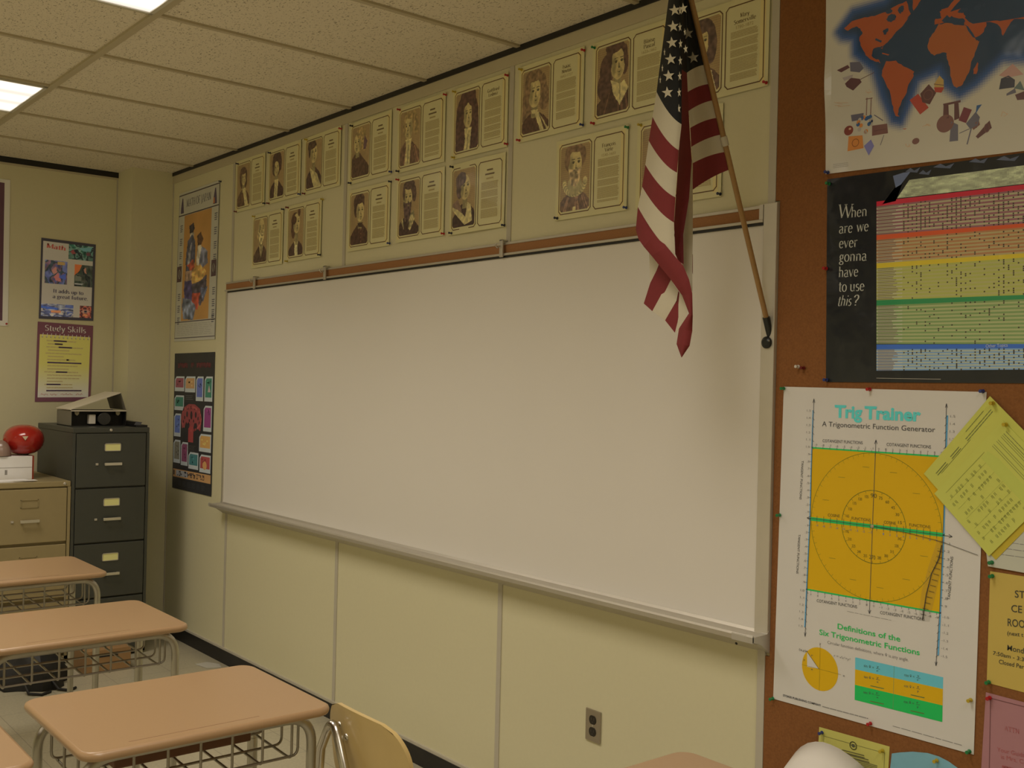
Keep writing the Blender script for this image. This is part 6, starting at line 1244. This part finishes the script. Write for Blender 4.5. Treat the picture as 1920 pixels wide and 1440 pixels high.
b = MB(); pts = [(3.385, -1.10, .018), (3.375, -1.09, .40), (3.355, -1.06, .418), (3.355, -.74, .418), (3.375, -.715, .40), (3.385, -.70, .018)]; b.tube(pts, .0122, 14); cput(b, 'side_frame', M_CHROME)
b = MB(); pts = [(3.030, -1.05, .418), (3.045, -.74, .418), (3.025, -.715, .40), (3.015, -.70, .018)]; b.tube(pts, .0122, 14); cput(b, 'side_frame', M_CHROME)
b = MB(); b.tube([(3.035, -1.0, .416), (3.355, -1.0, .416)], .010, 10); b.tube([(3.045, -.78, .416), (3.355, -.78, .416)], .010, 10); cput(b, 'seat_rail', M_CHROME)
for (x, y) in ((3.015, -1.085), (3.385, -1.10), (3.385, -.70), (3.015, -.70)):
    b = MB(); b.lathe([(.016, 0), (.018, .005), (.015, .020)], (x, y, 0), (0, 0, 1), 14); cput(b, 'foot', mat('grey_glide'))
for (x, z) in ((3.098, .672), (3.135, .650)):
    b = MB(); b.lathe([(.009, 0), (.008, .003), (.003, .005)], (x, -1.0705-.001, z), (0, -1, 0), 14); cput(b, 'rivet', M_CHROME)
# things on the floor and in the basket
b = MB(); b.box((2.80, -1.60, .6155), (2.93, -1.24, .640), 0, .004); o = b.build('book', mat('brown_book_cover', (.17, .075, .035), .55)); tag(o, 'brown book lying in the wire basket of the foreground desk', 'book')
cb = empty('cardboard_box', (-.27, -.62, 0)); tag(cb, 'low orange-brown cardboard box on the floor in front of the filing cabinets', 'box')
b = MB(); b.box((-.40, -.70, 0), (-.15, -.46, .125), 0, .003); bput(b, 'carton', mat('orange_brown_cardboard', (.34, .20, .085), .7, var=.08), cb, (-.27, -.62, 0))
b = MB(); b.box((-.1495, -.67, .085), (-.149, -.53, .105)); bput(b, 'hand_slot', M_DARK, cb, (-.27, -.62, 0))
b = MB(); b.box((-.1492, -.530, .095), (-.1482, -.523, .102)); bput(b, 'shine_dot', M_CHROME, cb, (-.27, -.62, 0))  # tiny bright block put in as the white shine on the carton
G = []
r_ = np.random.default_rng(5); na, nb = 20, 12
for i in range(nb+1):
    ph = PI*i/nb*.5; row = []
    for j in range(na+1):
        th = 2*PI*j/na; w1 = 1+.14*math.sin(3*th+1)+.10*math.sin(5*th+ph*3)+.05*math.sin(11*th+ph*7); row.append((-.17+.17*math.cos(ph)**.6*w1*math.cos(th), -.96+.19*math.cos(ph)**.6*w1*math.sin(th), .002+.17*math.sin(ph)*(1+.18*math.sin(2*th+2)+.1*math.sin(7*th))))
    G.append(row)
bag = empty('backpack', (-.17, -.93, 0)); tag(bag, 'slumped black backpack on the floor under the desks by the cabinets', 'bag')
b = MB(); b.grid(G); bput(b, 'bag_body', mat('black_nylon', (.010, .010, .011), .6, var=.4, scale=30, bump=.4), bag, (-.17, -.93, 0))
for k in range(2):
    b = MB(); b.tube([(-.02+.02*k, -1.02+.13*k, .06), (.02, -1.04+.13*k, .045), (.05, -1.03+.14*k, .01), (.09, -.98+.13*k, .007), (.06, -.93+.12*k, .007)], .007, 8); bput(b, 'strap', mat('black_nylon'), bag, (-.17, -.93, 0))
b = MB(); b.prism([(-.04, -.145, .001), (.07, -.125, .001), (.10, -.055, .001), (.03, -.035, .001), (-.05, -.075, .001)], (0, 0, .002)); o = b.build('paper_scrap', mat('grey_white_scrap', (.55, .54, .48), .7)); tag(o, 'crumpled pale paper scrap on the floor beside the baseboard', 'paper')
